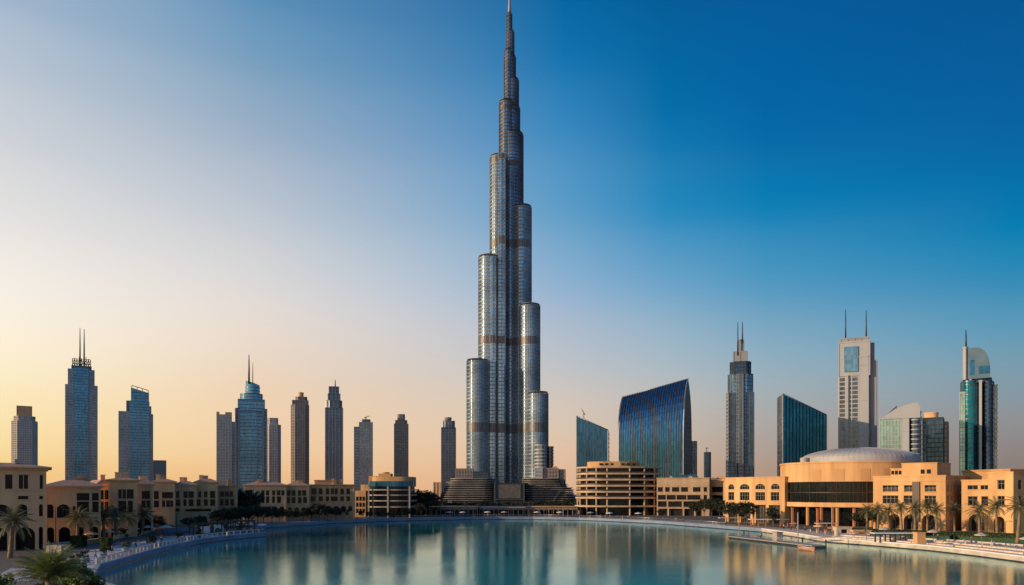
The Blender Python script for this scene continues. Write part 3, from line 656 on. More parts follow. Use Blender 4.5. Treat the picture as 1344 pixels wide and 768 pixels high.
def tower(label, c, Y, masses, spires=(), yaw=0, group=None, name='skyscraper', extra=None):
    az = math.atan((c-672)/F); root = empty(name, label, 'skyscraper', (X(c,Y), Y, G), -az+R(yaw), group); kx = Y*math.cos(az)/F
    U = lambda px: (px-c)*kx
    H_ = lambda py: Z(py, Y)-G
    for m in masses:
        pn, p0, p1, top, bot, y0, y1, st, shape = m[:9]; mb = MB(); zf = None
        z1 = H_(top if not isinstance(top, tuple) else min(top)); z0 = 0 if bot is None else H_(bot)
        u0, u1 = U(p0), U(p1)
        if isinstance(top, tuple):
            za, zb = H_(top[0]), H_(top[1]); zf = lambda x, y: za+(zb-za)*min(1, max(0, (x-u0)/(u1-u0)))
        skin_facade(mb, footprint(shape, u0, u1, y0, y1), z0, z1, st, zf)
        mb.build(pn, [M[STY[st][i]] for i in range(3)], root)
    for px, pt, pb, rr in spires:
        mb = MB(); mb.tube([(U(px), 9, H_(pb)-2), (U(px), 9, H_(pb)+(H_(pt)-H_(pb))*.5), (U(px), 9, H_(pt))], [rr, rr*.8, rr*.35], seg=8); mb.build('spire', M['dmetal'], root)
    if extra: extra(root, U, H_)
    return root
tower('short haze-pale grey tower at the left edge with a beige box on top', 32, 1300, [('shaft',15,49.5,553,None,0,38,'grey','oct'),('shoulder',18,46.5,546.5,553,4,34,'grey','oct'),('roof_box',22,42,533,546.5,8,30,'stone','box')])
def lattice(root, U, H_):
    mb = MB(); u0, u1 = U(95), U(119)
    for i in range(9):
        u = u0+(u1-u0)*i/8; h = H_(466+3*abs(i-4)/2 if i in (0,8) else 468+(i%3)*2)
        mb.tube([(u,3,H_(482)), (u,3,h)], .45, seg=5)
        if i < 8: mb.tube([(u,3,H_(481)), (u+(u1-u0)/8,3,H_(471))], .35, seg=5); mb.tube([(u,3,H_(471)), (u+(u1-u0)/8,3,H_(480))], .35, seg=5)
    mb.tube([(u0,3,H_(471)), (u1,3,H_(471))], .4, seg=5); mb.tube([(u0,3,H_(478)), (u1,3,H_(477))], .4, seg=5); mb.build('crown_lattice', M['dmetal'], root)
tower('tall slate blue tower with open lattice crown and two masts at the far left', 107, 1080, [('shaft',86,128,506,None,2,40,'bluegrey','box'),('centre_bay',97,116,482,None,-2,20,'blue','box'),('shoulder',89.5,124,485,506,5,34,'bluegrey','box'),('crown',94,120,480,485,8,30,'slate','box')],
      [(105,429,478,1.1),(110.5,430,478,1.1)], extra=lattice)
tower('stepped blue tower with a pale left wing and slanted open crown', 178, 1050, [('pale_wing',156,171,541,None,3,34,'pale','box'),('shaft',170,196,(526,526.5),None,0,38,'blue','box'),('crown',172.3,195.3,(508.5,514.5),526.4,4,30,'blue','box'),('rear_wing',166,175,526,541,12,30,'slate','box'),('right_wing',195,198.5,533,None,5,32,'bluegrey','box'),('right_wing',198.3,201,543,None,8,30,'bluegrey','box')],
      extra=lambda r,U,H_: [MB.build(b, 'crown_beam', M['dmetal'], r) for b in [MB()] if [b.tube([(U(173),6,H_(505.5)),(U(195),6,H_(511))],.5,seg=5)]+[b.tube([(U(p),6,H_(516)),(U(p),6,H_(505.5+(p-173)*.25))],.4,seg=5) for p in (173,180,187,194.8)]])
tower('small plain grey block just right of the stepped blue tower', 209, 1200, [('shaft',201.5,218,605,None,0,25,'solid','box')])
tower('grey tower with a white right edge left of the blue glass tower', 296, 1000, [('shaft',284.5,304,545,None,0,30,'grey','box'),('white_wing',303.5,310,554,None,3,28,'pale','box'),('roof_fin',284.5,287.5,541.5,545.2,2,28,'stone','box'),('roof_box',296,304,541.5,545.2,4,22,'stone','box')])
tower('bright blue glass tower with curved crown and tall mast', 330, 860, [('shaft',309.5,350,540,None,4,38,'blue','box'),('pier_or_lit_edge',309,314,537,None,2,12,'slate','box'),('pier_or_lit_edge',345.5,350.5,537,None,2,12,'slate','box'),('glass_bay',324,337,540,None,-1,20,'blue','box'),('upper_tier',312.5,347.5,524.5,540,6,34,'blue','box'),('upper_tier',315.5,344.8,516,524.5,8,30,'blue','round'),('crown',322,341.5,(497.5,503.5),516.1,10,28,'blue','round')],
      [(326.8,464,500,1.1),(331.8,474,500,.5)])
tower('haze-pale grey tower close behind the right side of the blue glass tower', 359, 1100, [('shaft',349,368.5,558,None,0,34,'grey','oct'),('upper_tier',351,364.8,549,558,4,26,'grey','oct')])
tower('brown stone tower with stepped top between two gaps of sky', 394, 1000, [('shaft',382,405.5,532,None,0,28,'brown','oct'),('upper_tier',383.7,404.7,526,532,2,26,'brown','box'),('upper_tier',388,403,521,526,4,22,'brown','oct'),('roof_lantern',390.5,398.5,515,521,7,18,'stone','round')])
tower('dark slate tower with narrow stepped crown and single short mast', 438.5, 980, [('shaft',427,450,536,None,0,28,'slate','box'),('upper_tier',428,448.8,526,536,2,25,'slate','oct'),('upper_tier',430.5,446.5,517,526,4,22,'slate','box'),('crown',431.8,444.8,507.6,517,5,20,'slate','box')], [(440,497,508,.9)])
def crane(label, px, Y, base, top, jib, parent_name='tower_crane', col='red'):
    root = empty('tower_crane', label, 'crane', (X(px,Y), Y, Z(base,Y))); h = Z(top,Y)-Z(base,Y); mb = MB()
    for dx, dy in ((-.5,-.5),(.5,-.5),(.5,.5),(-.5,.5)): mb.tube([(dx,dy,-.2),(dx,dy,h*.8)], .14, seg=4)
    n = max(3, int(h/1.5))
    for k in range(n):
        z = h*.8*k/n; z2 = h*.8*(k+1)/n; mb.tube([(-.5,-.5,z),(.5,-.5,z2)], .1, seg=4); mb.tube([(.5,.5,z),(-.5,.5,z2)], .1, seg=4)
    mb.build('mast', M[col], root)
    j = MB(); a = Vector((0,0,h*.78)); b = Vector((jib[0],0,h*.78+jib[1])); j.tube([a,b],.28,seg=4); j.tube([a+Vector((0,0,1.2)),b],.16,seg=4); j.tube([a,a-Vector((jib[0],0,0))*.25],.3,seg=4); j.box(-jib[0]*.25-.8,-jib[0]*.25+.8,-.6,.6,h*.78-1.6,h*.78,0); j.build('jib', M[col], root)
tower('blue grey tower with a white left edge right of the dark slate tower', 477, 1000, [('white_wing',465,472,561,None,2,26,'pale','box'),('shaft',471.5,489,555,None,0,30,'bluegrey','box'),('upper_tier',475.5,486,551,555,4,24,'slate','box')])
crane('small red crane on the roof of the blue grey tower', 480.5, 1010, 551, 546.5, (5,1.5))
tower('slim grey brown tower with stepped top left of the lone tower', 526.5, 1050, [('shaft',517.5,535.8,557,None,0,26,'brown','box'),('upper_tier',519,534.2,552,557,2,24,'brown','oct'),('crown',522,531.3,544,552,5,18,'brown','oct')])
tower('slim grey tower with rounded stepped top just left of the giant tower', 588.5, 1050, [('shaft',579.3,598.2,562,None,0,26,'slate','box'),('upper_tier',581,596.8,553,562,2,24,'slate','oct'),('crown',583.6,592.6,548,553,6,18,'brown','round')])

# the giant tower -------------------------------------------------
def giant():
    Y = 900; root = empty('supertall_tower', 'giant silvery blue stepped tower with needle spire rising above the whole skyline', 'skyscraper', (X(668,Y), Y, G))
    U = lambda px: (px-668)*Y/F; H_ = lambda py: Z(py, Y)-G
    bands = [(558,570), (446,456), (318,328), (213,219), (140,144)]
    def lobe(p0, p1, top, yc, dark=False, seg=40, flat=None):
        r = (U(p1)-U(p0))/2; cx = (U(p0)+U(p1))/2; ry = flat or r; mb = MB(); z1 = H_(top)
        el = lambda o, n=seg: [(cx+(r+o)*math.cos(2*math.pi*k/n), yc+(ry+o)*math.sin(2*math.pi*k/n)) for k in range(n)]
        mb.prism(el(-.45), 0, z1, 0, smooth=False)
        bz = [(H_(b), H_(a)) for a, b in bands]
        for a, b in bz:
            if b < z1-4 or a < z1 < b+9: mb.prism(el(-.05), a, min(b, z1-.5), 2)
        z = 4.2; i = 0
        while z < z1-1:
            if not any(a-.5 < z < b for a, b in bz): mb.prism(el(.0 if i % 3 else .12, seg), z, z+(1.15 if i % 3 else 1.5), 1)
            z += 4.2; i += 1
        nf = max(14, int(2*math.pi*r/1.9))
        for k in range(nf):
            t = 2*math.pi*k/nf; x, y = cx+(r-.1)*math.cos(t), yc+(ry-.1)*math.sin(t); w = .13; dx, dy = math.cos(t)*.42, math.sin(t)*.42; tx, ty = -math.sin(t)*w, math.cos(t)*w
            mb.prism([(x-tx-dx,y-ty-dy), (x-tx+dx,y-ty+dy), (x+tx+dx,y+ty+dy), (x+tx-dx,y+ty-dy)], 0, z1+.8, 1, cap=False)
        # roof terrace rail
        for k in range(18):
            t = 2*math.pi*k/18; mb.tube([(cx+(r-.6)*math.cos(t), yc+(ry-.6)*math.sin(t), z1), (cx+(r-.6)*math.cos(t), yc+(ry-.6)*math.sin(t), z1+2.6)], .13, 1, seg=4)
        mb.prism(el(-.5), z1+2.3, z1+2.6, 1)
        mb.build('lobe', [M['gtower'], M['tsteel'] if top > 200 else M['usteel'], M['bronze']], root)
    # left wing, from the outside in
    lobe(614.2, 641.5, 480, -26); lobe(628.6, 654.5, 344, -14); lobe(643, 666.5, 210, -4)
    def bay(p0, p1, top, yf, yb):
        mb = MB(); u0, u1, z1 = U(p0), U(p1), H_(top); m_ = (u0+u1)/2; P = [(u0,yf+.8),(u0+1.2,yf+.2),(m_,yf),(u1-1.2,yf+.2),(u1,yf+.8),(u1,yb),(u0,yb)]
        mb.prism(P, 0, z1, 0); z = 4.2; i = 0; bz = [(H_(b), H_(a)) for a, b in bands]
        for a, b in bz:
            if b < z1: mb.prism([(x, y-.35 if y < yb else y) for x, y in P], a, b, 2)
        while z < z1-1:
            if not any(a-.5 < z < b for a, b in bz): mb.prism([(x, y-.4 if y < yb else y) for x, y in P], z, z+1.1, 1)
            z += 4.2
        for s_ in (0, .5, 1): x = u0+(u1-u0)*s_; mb.box(x-.22, x+.22, yf-.75 if s_ == .5 else yf-.1, yf+1, 0, z1+.6, 1)
        mb.build('front_bay', [M['gtower'], M['tsteel'], M['bronze']], root)
    bay(642.6, 651.6, 345.5, -27, -10); bay(653.4, 663.2, 212, -24, -6)
    # right wing
    lobe(692, 718.3, 521, -24); lobe(681.8, 708.4, 406, -12); lobe(673.5, 697.6, 275, -3)
    # front wing: narrow lobes stepping up to the core
    lobe(664.8, 675, 222, -6, seg=28)
    # core
    lobe(656, 687, 176, 6); lobe(662, 682.6, 141, 5, seg=28); lobe(655, 675, 135, 2, seg=28); lobe(663, 681, 104, 5, seg=24); lobe(661.5, 677, 74, 4, seg=24); lobe(662, 672.5, 67, 1, seg=20); lobe(664.5, 675, 41, 4, seg=20); lobe(664.8, 672.2, 18, 3, seg=16)
    s_ = MB(); s_.tube([(U(668.6),3,H_(20)), (U(668.8),3,H_(8)), (U(669),3,H_(-8)), (U(669),3,H_(-16))], [2.2, 1.7, 1.2, .3], seg=12); s_.build('spire', M['tsteel'], root)
    # stepped podium wings with stacked terraces
    for (a, b, dep) in ((572, 652, 34), (686, 762, 34)):
        g = MB(); sl = MB()
        for i in range(14):
            py = 628+i*2.4; sh = (13-i)*.5; lf = (16,16,11,11,6,5,5,3,2,1,1,0,0,0)[i]*.8; rt = (22,16,16,13,12,6,4,4,3,1,1,1,0,0)[i]*.8; u0 = U(a)*.872+(lf if a < 668 else 0); u1 = U(b)*.872-(0 if a < 668 else rt)
            P = slab_poly((u0+u1)/2, -112+sh*.8+dep, (u1-u0)/2, dep, 4.5, 40); Pi = slab_poly((u0+u1)/2, -112+sh*.8+dep, (u1-u0)/2-1.6, dep-1.6, 4.5, 40)
            Yp = 900-112; z = Z(py, Yp)-G; zn = Z(py+2.4, Yp)-G if i < 13 else 0
            g.prism(Pi, zn, z-.45, 0, cap=False); sl.prism(P, z-.18, z+.22, 0)
        g.build('podium_glazing', M['pane'], root); sl.build('podium_terraces', M['podium'], root)
    Yc = 780; b = MB(); zc = lambda py: Z(py, Yc)-G; k = Yc/900
    b.box(U(650)*k, U(688)*k, -122, -80, 0, zc(633.5)); b.build('entrance_block', M['dmetal'], root)
    s_ = MB(); s_.box(U(654)*k, U(684)*k, -122.6, -122.003, zc(654), zc(636)); s_.build('entrance_screen', M['bronze'], root)
    f = MB(); f.box(U(649)*k, U(650.5)*k, -124, -122.7, 0, zc(633)); f.box(U(687.5)*k, U(689)*k, -124, -122.7, 0, zc(633)); f.box(U(650.5)*k, U(687.5)*k, -124, -122.7, zc(656), zc(655)); f.build('entrance_frame', M['dsteel'], root)
giant()
RB = 'low apartment blocks at the foot of the giant tower'
tower('rounded pale apartment tower against the lower right side of the giant tower', 710, 820, [('shaft',702,717.5,584.5,None,0,14,'pale','round'),('shaft',708,718,586,None,4,18,'dark','box')], name='apartment_block', group=RB)
tower('narrow brown apartment tower right beside the rounded pale one', 722.5, 825, [('shaft',718.5,726.5,587,None,0,14,'brown','round')], name='apartment_block', group=RB)
tower('stepped brown apartment block right of the giant tower base', 720, 805, [('shaft',702,712,615,None,0,12,'pale','box'),('shaft',712,733,615.5,None,2,16,'brown','box'),('roof_box',726,731,613,615.6,5,12,'stone','box'),('shaft',734,742,617,None,4,16,'brown','box')], name='apartment_block', group=RB)
tower('stepped brown apartment block left of the giant tower base', 608, 805, [('shaft',598,621,616,None,2,16,'brown','box'),('shaft',621,641,620,None,0,16,'dark','box')], name='apartment_block', group=RB)
tower('low pinkish block beside the leftmost end of the podium terraces', 573, 790, [('shaft',569,578,634,None,0,14,'stone','box')], name='apartment_block', group=RB)

# slab-shaped glass towers given by the corners of their plans
def plan_tower(label, c, Y, corners, tops, st, part='shaft', bulge=0, wave=False, crown=None, sidemat=None, fs=2.3, gm='gdeep'):
    """corners (px,Y) ccw from front-left; tops: py of the top at each corner"""
    root = empty('skyscraper', label, 'skyscraper', (X(c,Y), Y, G)); P = [Vector((X(p,y)-X(c,Y), y-Y)) for p, y in corners]
    T = [Z(t, y)-G for t, (p, y) in zip(tops, corners)]; T[2] = T[1]; T[3] = T[0]; n = 14
    def level(t):
        q = []
        for i, p in enumerate(P):
            s_ = 1-t
            v = p.copy()
            if bulge:
                ctr = (P[1]+P[2])/2 if i in (1, 2) else (P[0]+P[3])/2; apex = P[1]*.45+P[2]*.55 if i in (1, 2) else P[0]*.45+P[3]*.55
                v = p.lerp(apex, t**bulge)
            q.append((v.x, v.y, T[i]*t))
        return q
    mb = MB(); L_ = [level(1-(1-k/n)**1.6) for k in range(n+1)]
    for a, b in zip(L_, L_[1:]):
        for i in range(4): j = (i+1) % 4; mb.poly([a[i], a[j], b[j], b[i]], 0 if i in (0, 2) else 1)
    mb.poly(L_[-1], 1); mb.build(part, [M[gm], M[sidemat or 'gdark']], root)
    fb = MB(); nf = max(4, int((P[1]-P[0]).length/fs)); d = (P[1]-P[0]).normalized(); nn = Vector((d.y, -d.x)); rr = random.Random(3)
    for k in range(nf+1):
        s_ = k/nf; w = .42 if k % 3 == 0 else .2; o = .6
        for a, b in zip(L_, L_[1:]):
            pa = Vector(a[0]).lerp(Vector(a[1]), s_); pb = Vector(b[0]).lerp(Vector(b[1]), s_)
            if wave:
                pa += Vector((d.x, d.y, 0))*math.sin(pa.z*.055+k*.35)*.45; pb += Vector((d.x, d.y, 0))*math.sin(pb.z*.055+k*.35)*.45
            D, Nn = Vector((d.x, d.y, 0))*w, Vector((nn.x, nn.y, 0))*o
            fb.poly([pa-D+Nn, pa+D+Nn, pb+D+Nn, pb-D+Nn]); fb.poly([pa-D, pa-D+Nn, pb-D+Nn, pb-D]); fb.poly([pa+D, pa+D+Nn, pb+D+Nn, pb+D])
    fb.build('facade_fins', M['dsteel' if not wave else 'dmetal'], root)
    hb = MB(); z = 4.2; seg = 0; ztop = min(T)
    while z < ztop*.97:
        t = z/ztop
        a = [Vector(v) for v in level(min(1, t))]
        for i, j in ((1, 2), (3, 0)):
            p, q = a[i], a[j]; e = (q-p); 
            if e.length > .5:
                e2 = Vector((e.y, -e.x, 0)).normalized()*.2; zz_ = z
                p2 = Vector((p.x, p.y, zz_)); q2 = Vector((q.x, q.y, zz_)); hb.poly([p2+e2, q2+e2, q2+e2+Vector((0,0,.6)), p2+e2+Vector((0,0,.6))])
        z += 4.2
    hb.build('floor_bands', M['dsteel'], root)
    ed = MB()
    for i in (0, 1): ed.tube([Vector(l[i])+Vector((nn.x, nn.y, 0))*.2 for l in L_], .5, seg=6)
    ed.tube([L_[-1][0], L_[-1][1]], .55, seg=6); ed.build('edge_trim', M['steel'], root)
    return root
plan_tower('smaller blue glass slab with slanted top and a crane left of the big curved one', 777, 720, [(757,716),(798,712),(800,740),(758,745)], [546,564.5,563,546], 'ribbed', gm='gdeep', fs=2.6)
crane('yellow crane leaning above the smaller blue glass slab', 766, 728, 549.5, 540, (-2.5,5), col='lframe')
plan_tower('big deep blue glass building with wavy vertical ribs and pointed curved right side', 855, 690, [(812,695),(897,668),(908,700),(822,730)], [517.5,493.5,493.5,517.5], 'ribbed', bulge=7, wave=True, sidemat='dmetal', fs=2.2)
tower('narrow dark block tucked behind the right side of the big blue building', 911, 900, [('shaft',905,914.5,580,None,0,18,'dark','box')])
tower('tiny distant tower under construction in the gap right of the big blue building', 928.5, 1500, [('shaft',924,933,594,None,0,16,'dark','oct')])
crane('crane on the roof of the tiny distant tower', 927.5, 1505, 594, 586, (4,-1.5), col='dmetal')
tower('tall grey blue tower with twin masts left of the teal glass block', 971, 780, [('shaft',953,989.5,516,None,3,34,'navy','box'),('pier_or_lit_edge',953,955.6,516,None,1.4,10,'pale','box'),('centre_bay',967,978,492,None,0,16,'slate','oct'),('upper_tier',955,988.3,490.8,516,5,30,'blue','oct'),('upper_tier',958,985.6,474,490.8,7,27,'dark','oct'),('crown',962.5,980.6,460,474,9,24,'solid','box'),('lantern',968,976.2,444,460,12,22,'solid','box')],  # slim pale left strip paints the sunlit edge into the facade colour
      [(968.3,420,462,.75),(974.5,420,446,.75)])
plan_tower('teal glass block with slanted top between the two mast towers', 1055, 620, [(1027.5,612),(1084.5,628),(1079,655),(1020,640)], [517,544.5,544,522], 'net', gm='gteal', fs=3.4, sidemat='gdark')
def t20x(root, U, H_):
    mb = MB(); mb.box(U(1107.8), U(1126.3), -.9, -.3, H_(487.5), H_(454.5)); mb.build('blue_window', M['gblue'], root)
    mb = MB()
    for k in range(1, 4): mb.box(U(1107.8)+k*3-.1, U(1107.8)+k*3+.1, -1.0, -.903, H_(487.5), H_(454.5))
    for py in (462, 470, 478): mb.box(U(1107.9), U(1126.2), -.98, -.904, H_(py)-.15, H_(py)+.15)
    mb.build('window_bars', M['steel'], root)
tower('tall white concrete tower with blue framed window and two masts', 1125, 650, [('shaft',1100.5,1127,493,None,1,30,'balc','box'),('centre_pier',1109.3,1113.3,493,None,-.6,4,'white','box'),('white_flank',1127,1139.5,469,None,-.2,30,'white','box'),('dark_slot',1139.3,1142,469,None,4,28,'dark','box'),('right_flank',1142,1150.6,474.5,None,4,30,'solid','box'),
       ('head',1101,1142,449,493.2,0,26,'white','box'),('head_step',1141.9,1147.2,451,475,6,26,'solid','box'),('head_top',1103,1140,443.6,449,2,22,'solid','box')],
      [(1109.6,402,445,.65),(1137,405.5,445,.65)], extra=t20x)
def t21x(root, U, H_):
    mb = MB(); n = 14; pts = []
    for k in range(n+1):
        s_ = k/n; px = 1158+(1207.5-1158)*s_; py = 549-19.5*math.sin(s_*math.pi/2)**.75
        if s_ > .93: py = 530.5+(s_-.93)*60
        pts.append((U(px), H_(py)))
    base = H_(549.5)
    for (a, b) in zip(pts, pts[1:]):
        mb.poly([(a[0],-1,base),(b[0],-1,base),(b[0],-1,b[1]),(a[0],-1,a[1])]); mb.poly([(a[0],20,base),(b[0],20,base),(b[0],20,b[1]),(a[0],20,a[1])]); mb.poly([(a[0],-1,a[1]),(b[0],-1,b[1]),(b[0],20,b[1]),(a[0],20,a[1])])
    mb.poly([(pts[-1][0],-1,base),(pts[-1][0],20,base),(pts[-1][0],20,pts[-1][1]),(pts[-1][0],-1,pts[-1][1])]); mb.build('curved_crown', M['white'], root)
    mb = MB()
    for k in range(5): mb.tube([(U(1160+k*4),6,H_(549-k*3.4)), (U(1160+k*4),6,H_(545.5-k*3.4))], .35, seg=5)
    mb.tube([(U(1160),6,H_(546)), (U(1177),6,H_(532.5))], .35, seg=5); mb.build('crown_frame', M['dmetal'], root)
tower('white curved-top building with pale green glass and a stack of balconies', 1181, 600, [('shaft',1154.5,1184,549,None,0,22,'whitegrid','box'),('white_flank',1184,1192.5,549,None,-.6,22,'white','box'),('balcony_stack',1192.5,1209.5,548.8,None,0,20,'balc','round'),('upper_balconies',1193,1209,541,549.3,3,18,'balc','round')], extra=t21x)
tower('dark navy tower with tan rooftop frame right of the white curved building', 1224, 640, [('shaft',1211,1238,549.5,None,0,22,'dark','box'),('roof_box',1212,1231,542,549.5,5,16,'stone','round'),('side_wing',1238,1244,555,None,4,18,'brown','box')], yaw=-2)
def t23x(root, U, H_):
    mb = MB(); n = 12; pts = [(U(1270), H_(456))]+[(U(1281+18.5*math.sin(k/n*math.pi/2)), H_(484-28*math.cos(k/n*math.pi/2))) for k in range(n+1)]; base = H_(497)
    for (a, b) in zip(pts, pts[1:]):
        mb.poly([(a[0],-1,base),(b[0],-1,base),(b[0],-1,b[1]),(a[0],-1,a[1])]); mb.poly([(a[0],17,base),(b[0],17,base),(b[0],17,b[1]),(a[0],17,a[1])]); mb.poly([(a[0],-1,a[1]),(b[0],-1,b[1]),(b[0],17,b[1]),(a[0],17,a[1])])
    mb.poly([(pts[-1][0],-1,base),(pts[-1][0],17,base),(pts[-1][0],17,pts[-1][1]),(pts[-1][0],-1,pts[-1][1])]); mb.build('curved_crown', M['crownm'], root)
    mb = MB(); mb.box(U(1273), U(1279), -1.35, -1.005, H_(492), H_(472)); mb.box(U(1284.5), U(1299.3), -1.35, -1.005, H_(491), H_(481)); mb.build('crown_glazing', M['gdeep'], root)
tower('teal glass tower with white sail-shaped crown at the far right', 1284, 620, [('white_edge',1259.5,1266.5,514.5,None,1,20,'whitegrid','box'),('shaft',1260.5,1285,500,None,0,24,'teal','round'),('white_pier',1285,1288.7,501,None,-.6,8,'white','box'),('right_bay',1288.7,1304.5,502,None,1,24,'dark','round'),('side_wing',1304.3,1309,506.5,None,5,20,'slate','box'),('collar',1264,1301.5,496.5,502,2,20,'dark','round'),('mast_tower',1263,1270.5,455,497,1,12,'white','round')],
      [(1267.5,429,456,.8)], extra=t23x)
tower('low distant brown blocks between the brown annex and the grey blue mast tower', 944, 900, [('shaft',934,941,628,None,0,16,'brown','box'),('shaft',941,951,625.5,None,3,16,'stone','box')], name='apartment_block')

# ------------------------------------------------------------------ vegetation
def ordinal(i): return ('first','second','third','fourth','fifth','sixth','seventh','eighth','ninth','tenth','eleventh','twelfth','thirteenth','fourteenth','fifteenth','sixteenth','seventeenth','eighteenth','nineteenth','twentieth','twenty-first','twenty-second','twenty-third','twenty-fourth','twenty-fifth','twenty-sixth')[i]
def leaf_cloud(seed, rx, ry, rz, clumps, per, size, crx=.26):
    r = random.Random(seed); mb = MB()
    for c in range(clumps):
        t, ph, rad = r.uniform(0, 2*math.pi), math.asin(r.uniform(-.75, 1)), r.uniform(.35, 1)**.6
        C = Vector((rx*rad*math.cos(t)*math.cos(ph), ry*rad*math.sin(t)*math.cos(ph), rz*rad*math.sin(ph)))*r.uniform(.75, 1.1)
        cr = min(rx, rz)*crx*r.uniform(.6, 1.4)
        for k in range(per):
            d = Vector((r.gauss(0,1), r.gauss(0,1), r.gauss(0,.75))); d = d.normalized()*cr*r.uniform(.4, 1.1); p = C+d
            a = Vector((r.gauss(0,1), r.gauss(0,1), r.gauss(0,.6))).normalized(); b = a.cross(Vector((r.gauss(0,1), r.gauss(0,1), r.gauss(0,1)))).normalized(); s_ = size*r.uniform(.6, 1.5)
            mb.poly([p-a*s_, p+b*s_*.55, p+a*s_, p-b*s_*.55])
    return mb
def tree_trunk(seed, h, r0, rz):
    r = random.Random(seed); mb = MB(); mb.tube([(0,0,-.2), (.05,.03,h*.5), (.1,-.05,h)], [r0, r0*.75, r0*.6], seg=8)
    for k in range(6):
        t = k*1.05+r.uniform(0,.5); q = Vector((math.cos(t), math.sin(t), 0)); l = rz*r.uniform(.6, 1)
        mb.tube([(.08,-.04,h*.85), Vector((0,0,h+l*.35))+q*l*.5, Vector((0,0,h+l*.75))+q*l*.8], [r0*.5, r0*.3, r0*.1], seg=6)
    return mb
TREES = []
for i in range(3):
    h, rx, rz = (3.0, 3.2, 2.6), (2.6, 3.0, 2.7), (3.4, 2.7, 3.0)
    h, rx, rz = (3.0, 2.6, 3.4)[i], (3.3, 3.0, 2.8)[i], (2.5, 2.7, 3.0)[i]
    TREES.append((tree_trunk(i, h, .2, rz).mesh('trunk', M['bark']), leaf_cloud(10+i, rx, rx, rz, 70, 46, .2).mesh('crown', M['leaf']), h+rz*.75, (h+rz*1.75)))
def put_tree(px, Y, toppy, label, group, wide=1.0, v=None, k=[0]):
    k[0] += 1; v = k[0] % 3 if v is None else v; tm, cm, ch, tot = TREES[v]; top = Z(toppy, Y)-G; s_ = top/tot
    root = empty('leafy_tree', label, 'tree', (X(px,Y), Y, G), k[0]*1.3, group)
    a = new_obj('trunk', tm, root); a.scale = (s_, s_, s_); c = new_obj('crown', cm, root, (0,0,ch*s_)); c.scale = (s_*wide, s_*wide, s_); return root
def palm_meshes(seed, fresh=False, nf=30, L_=3.4):
    r = random.Random(seed); t = MB(); H = 7.0; pts = [(math.sin(k/10*1.2)*.35, 0, H*k/10-.1*(k == 0)) for k in range(11)]
    t.tube(pts, [.34-.012*k+(.05 if k % 2 else 0) for k in range(11)], seg=10)
    t.tube([(pts[-1][0],0,H-.5), (pts[-1][0],0,H+.35)], [.34,.42], seg=10)
    c = MB()
    for f in range(nf):
        az = f*2.399+r.uniform(-.2,.2); el = R((88-62*(f/nf) if fresh else 80-115*(f/nf)**.9)+r.uniform(-6,6)); Lf = L_*r.uniform(.85,1.1); p = Vector((0,0,.1)); q = Vector((math.cos(az), math.sin(az), 0)); side = Vector((-q.y, q.x, 0)); mid = [p.copy()]; n = 14
        for k in range(n):
            e = el-R(62)*((k+1)/n)**1.5; d = q*math.cos(e)+Vector((0,0,math.sin(e))); p = p+d*Lf/n; mid.append(p.copy())
        c.tube(mid, [.045-.0025*k for k in range(n+1)], seg=4, m=1)
        for k in range(1, n+1):
            for u in (0, .5):
                a = mid[k-1].lerp(mid[k], u); dr = (mid[k]-mid[k-1]).normalized(); up = side.cross(dr)
                for sg in (-1, 1):
                    ll = Lf*.21*math.sin(math.pi*min(1, (k+u)/(n+1)*.9+.12))+.12
                    tip = a+side*sg*ll*.8+dr*ll*.65+up*ll*r.uniform(-.05,.3)-Vector((0,0,ll*.25)); w = dr*.035*(1.4 if not fresh else 1.2)
                    c.poly([a-w, a+w, tip])
    return t.mesh('trunk', M['ptrunk']), c.mesh('crown', [M['palmg'] if fresh else M['palm'], M['ptrunk']])
PALMS = [palm_meshes(1), palm_meshes(2, nf=26), palm_meshes(3, True, 72, 3.9)]
def put_palm(px, Y, crownpy, label, group, v=0, rz=0.0, cs=1.0, dx=0, z0=G):
    tm, cm = PALMS[v]; h = (Z(crownpy, Y)-z0)*(1+.09*math.sin(px*1.7)*(v < 2)); root = empty('palm_tree', label, 'palm tree', (X(px,Y), Y, z0), rz, group)
    t = new_obj('trunk', tm, root); t.scale = (cs, cs, h/7.1); c = new_obj('crown', cm, root, (.33*cs, 0, h)); c.scale = (cs, cs, cs)
    if v < 2: root.rotation_euler = (R(2.2*math.sin(px)), R(2.2*math.cos(px*2)), rz)
    return root
GP = 'palms lining the left promenade'
for i, (px, Y, cy, cs, where) in enumerate([(13,146,684,1.15,'tallest palm at the left edge before the corner building'), (41,172,690,.8,'small palm half hidden behind the tallest left palm'),(101,188,682,1.0,'palm before the arched sandstone wing'), (121,194,680,1.05,'grey green palm before the end of the arched wing'),
        (137,198,679,1.15,'broad palm in the middle of the left promenade cluster'), (153,205,678,1.05,'palm below the raised clay-roofed pavilion'), (167,214,680,1.0,'palm beside the right corner of the raised pavilion'), (186,224,677,1.1,'arching palm beside the start of the low arched wall')]):
    put_palm(px, Y, cy, where, GP, i % 2, i*.9, cs*1.15)
GP = 'palms along the right lawn'
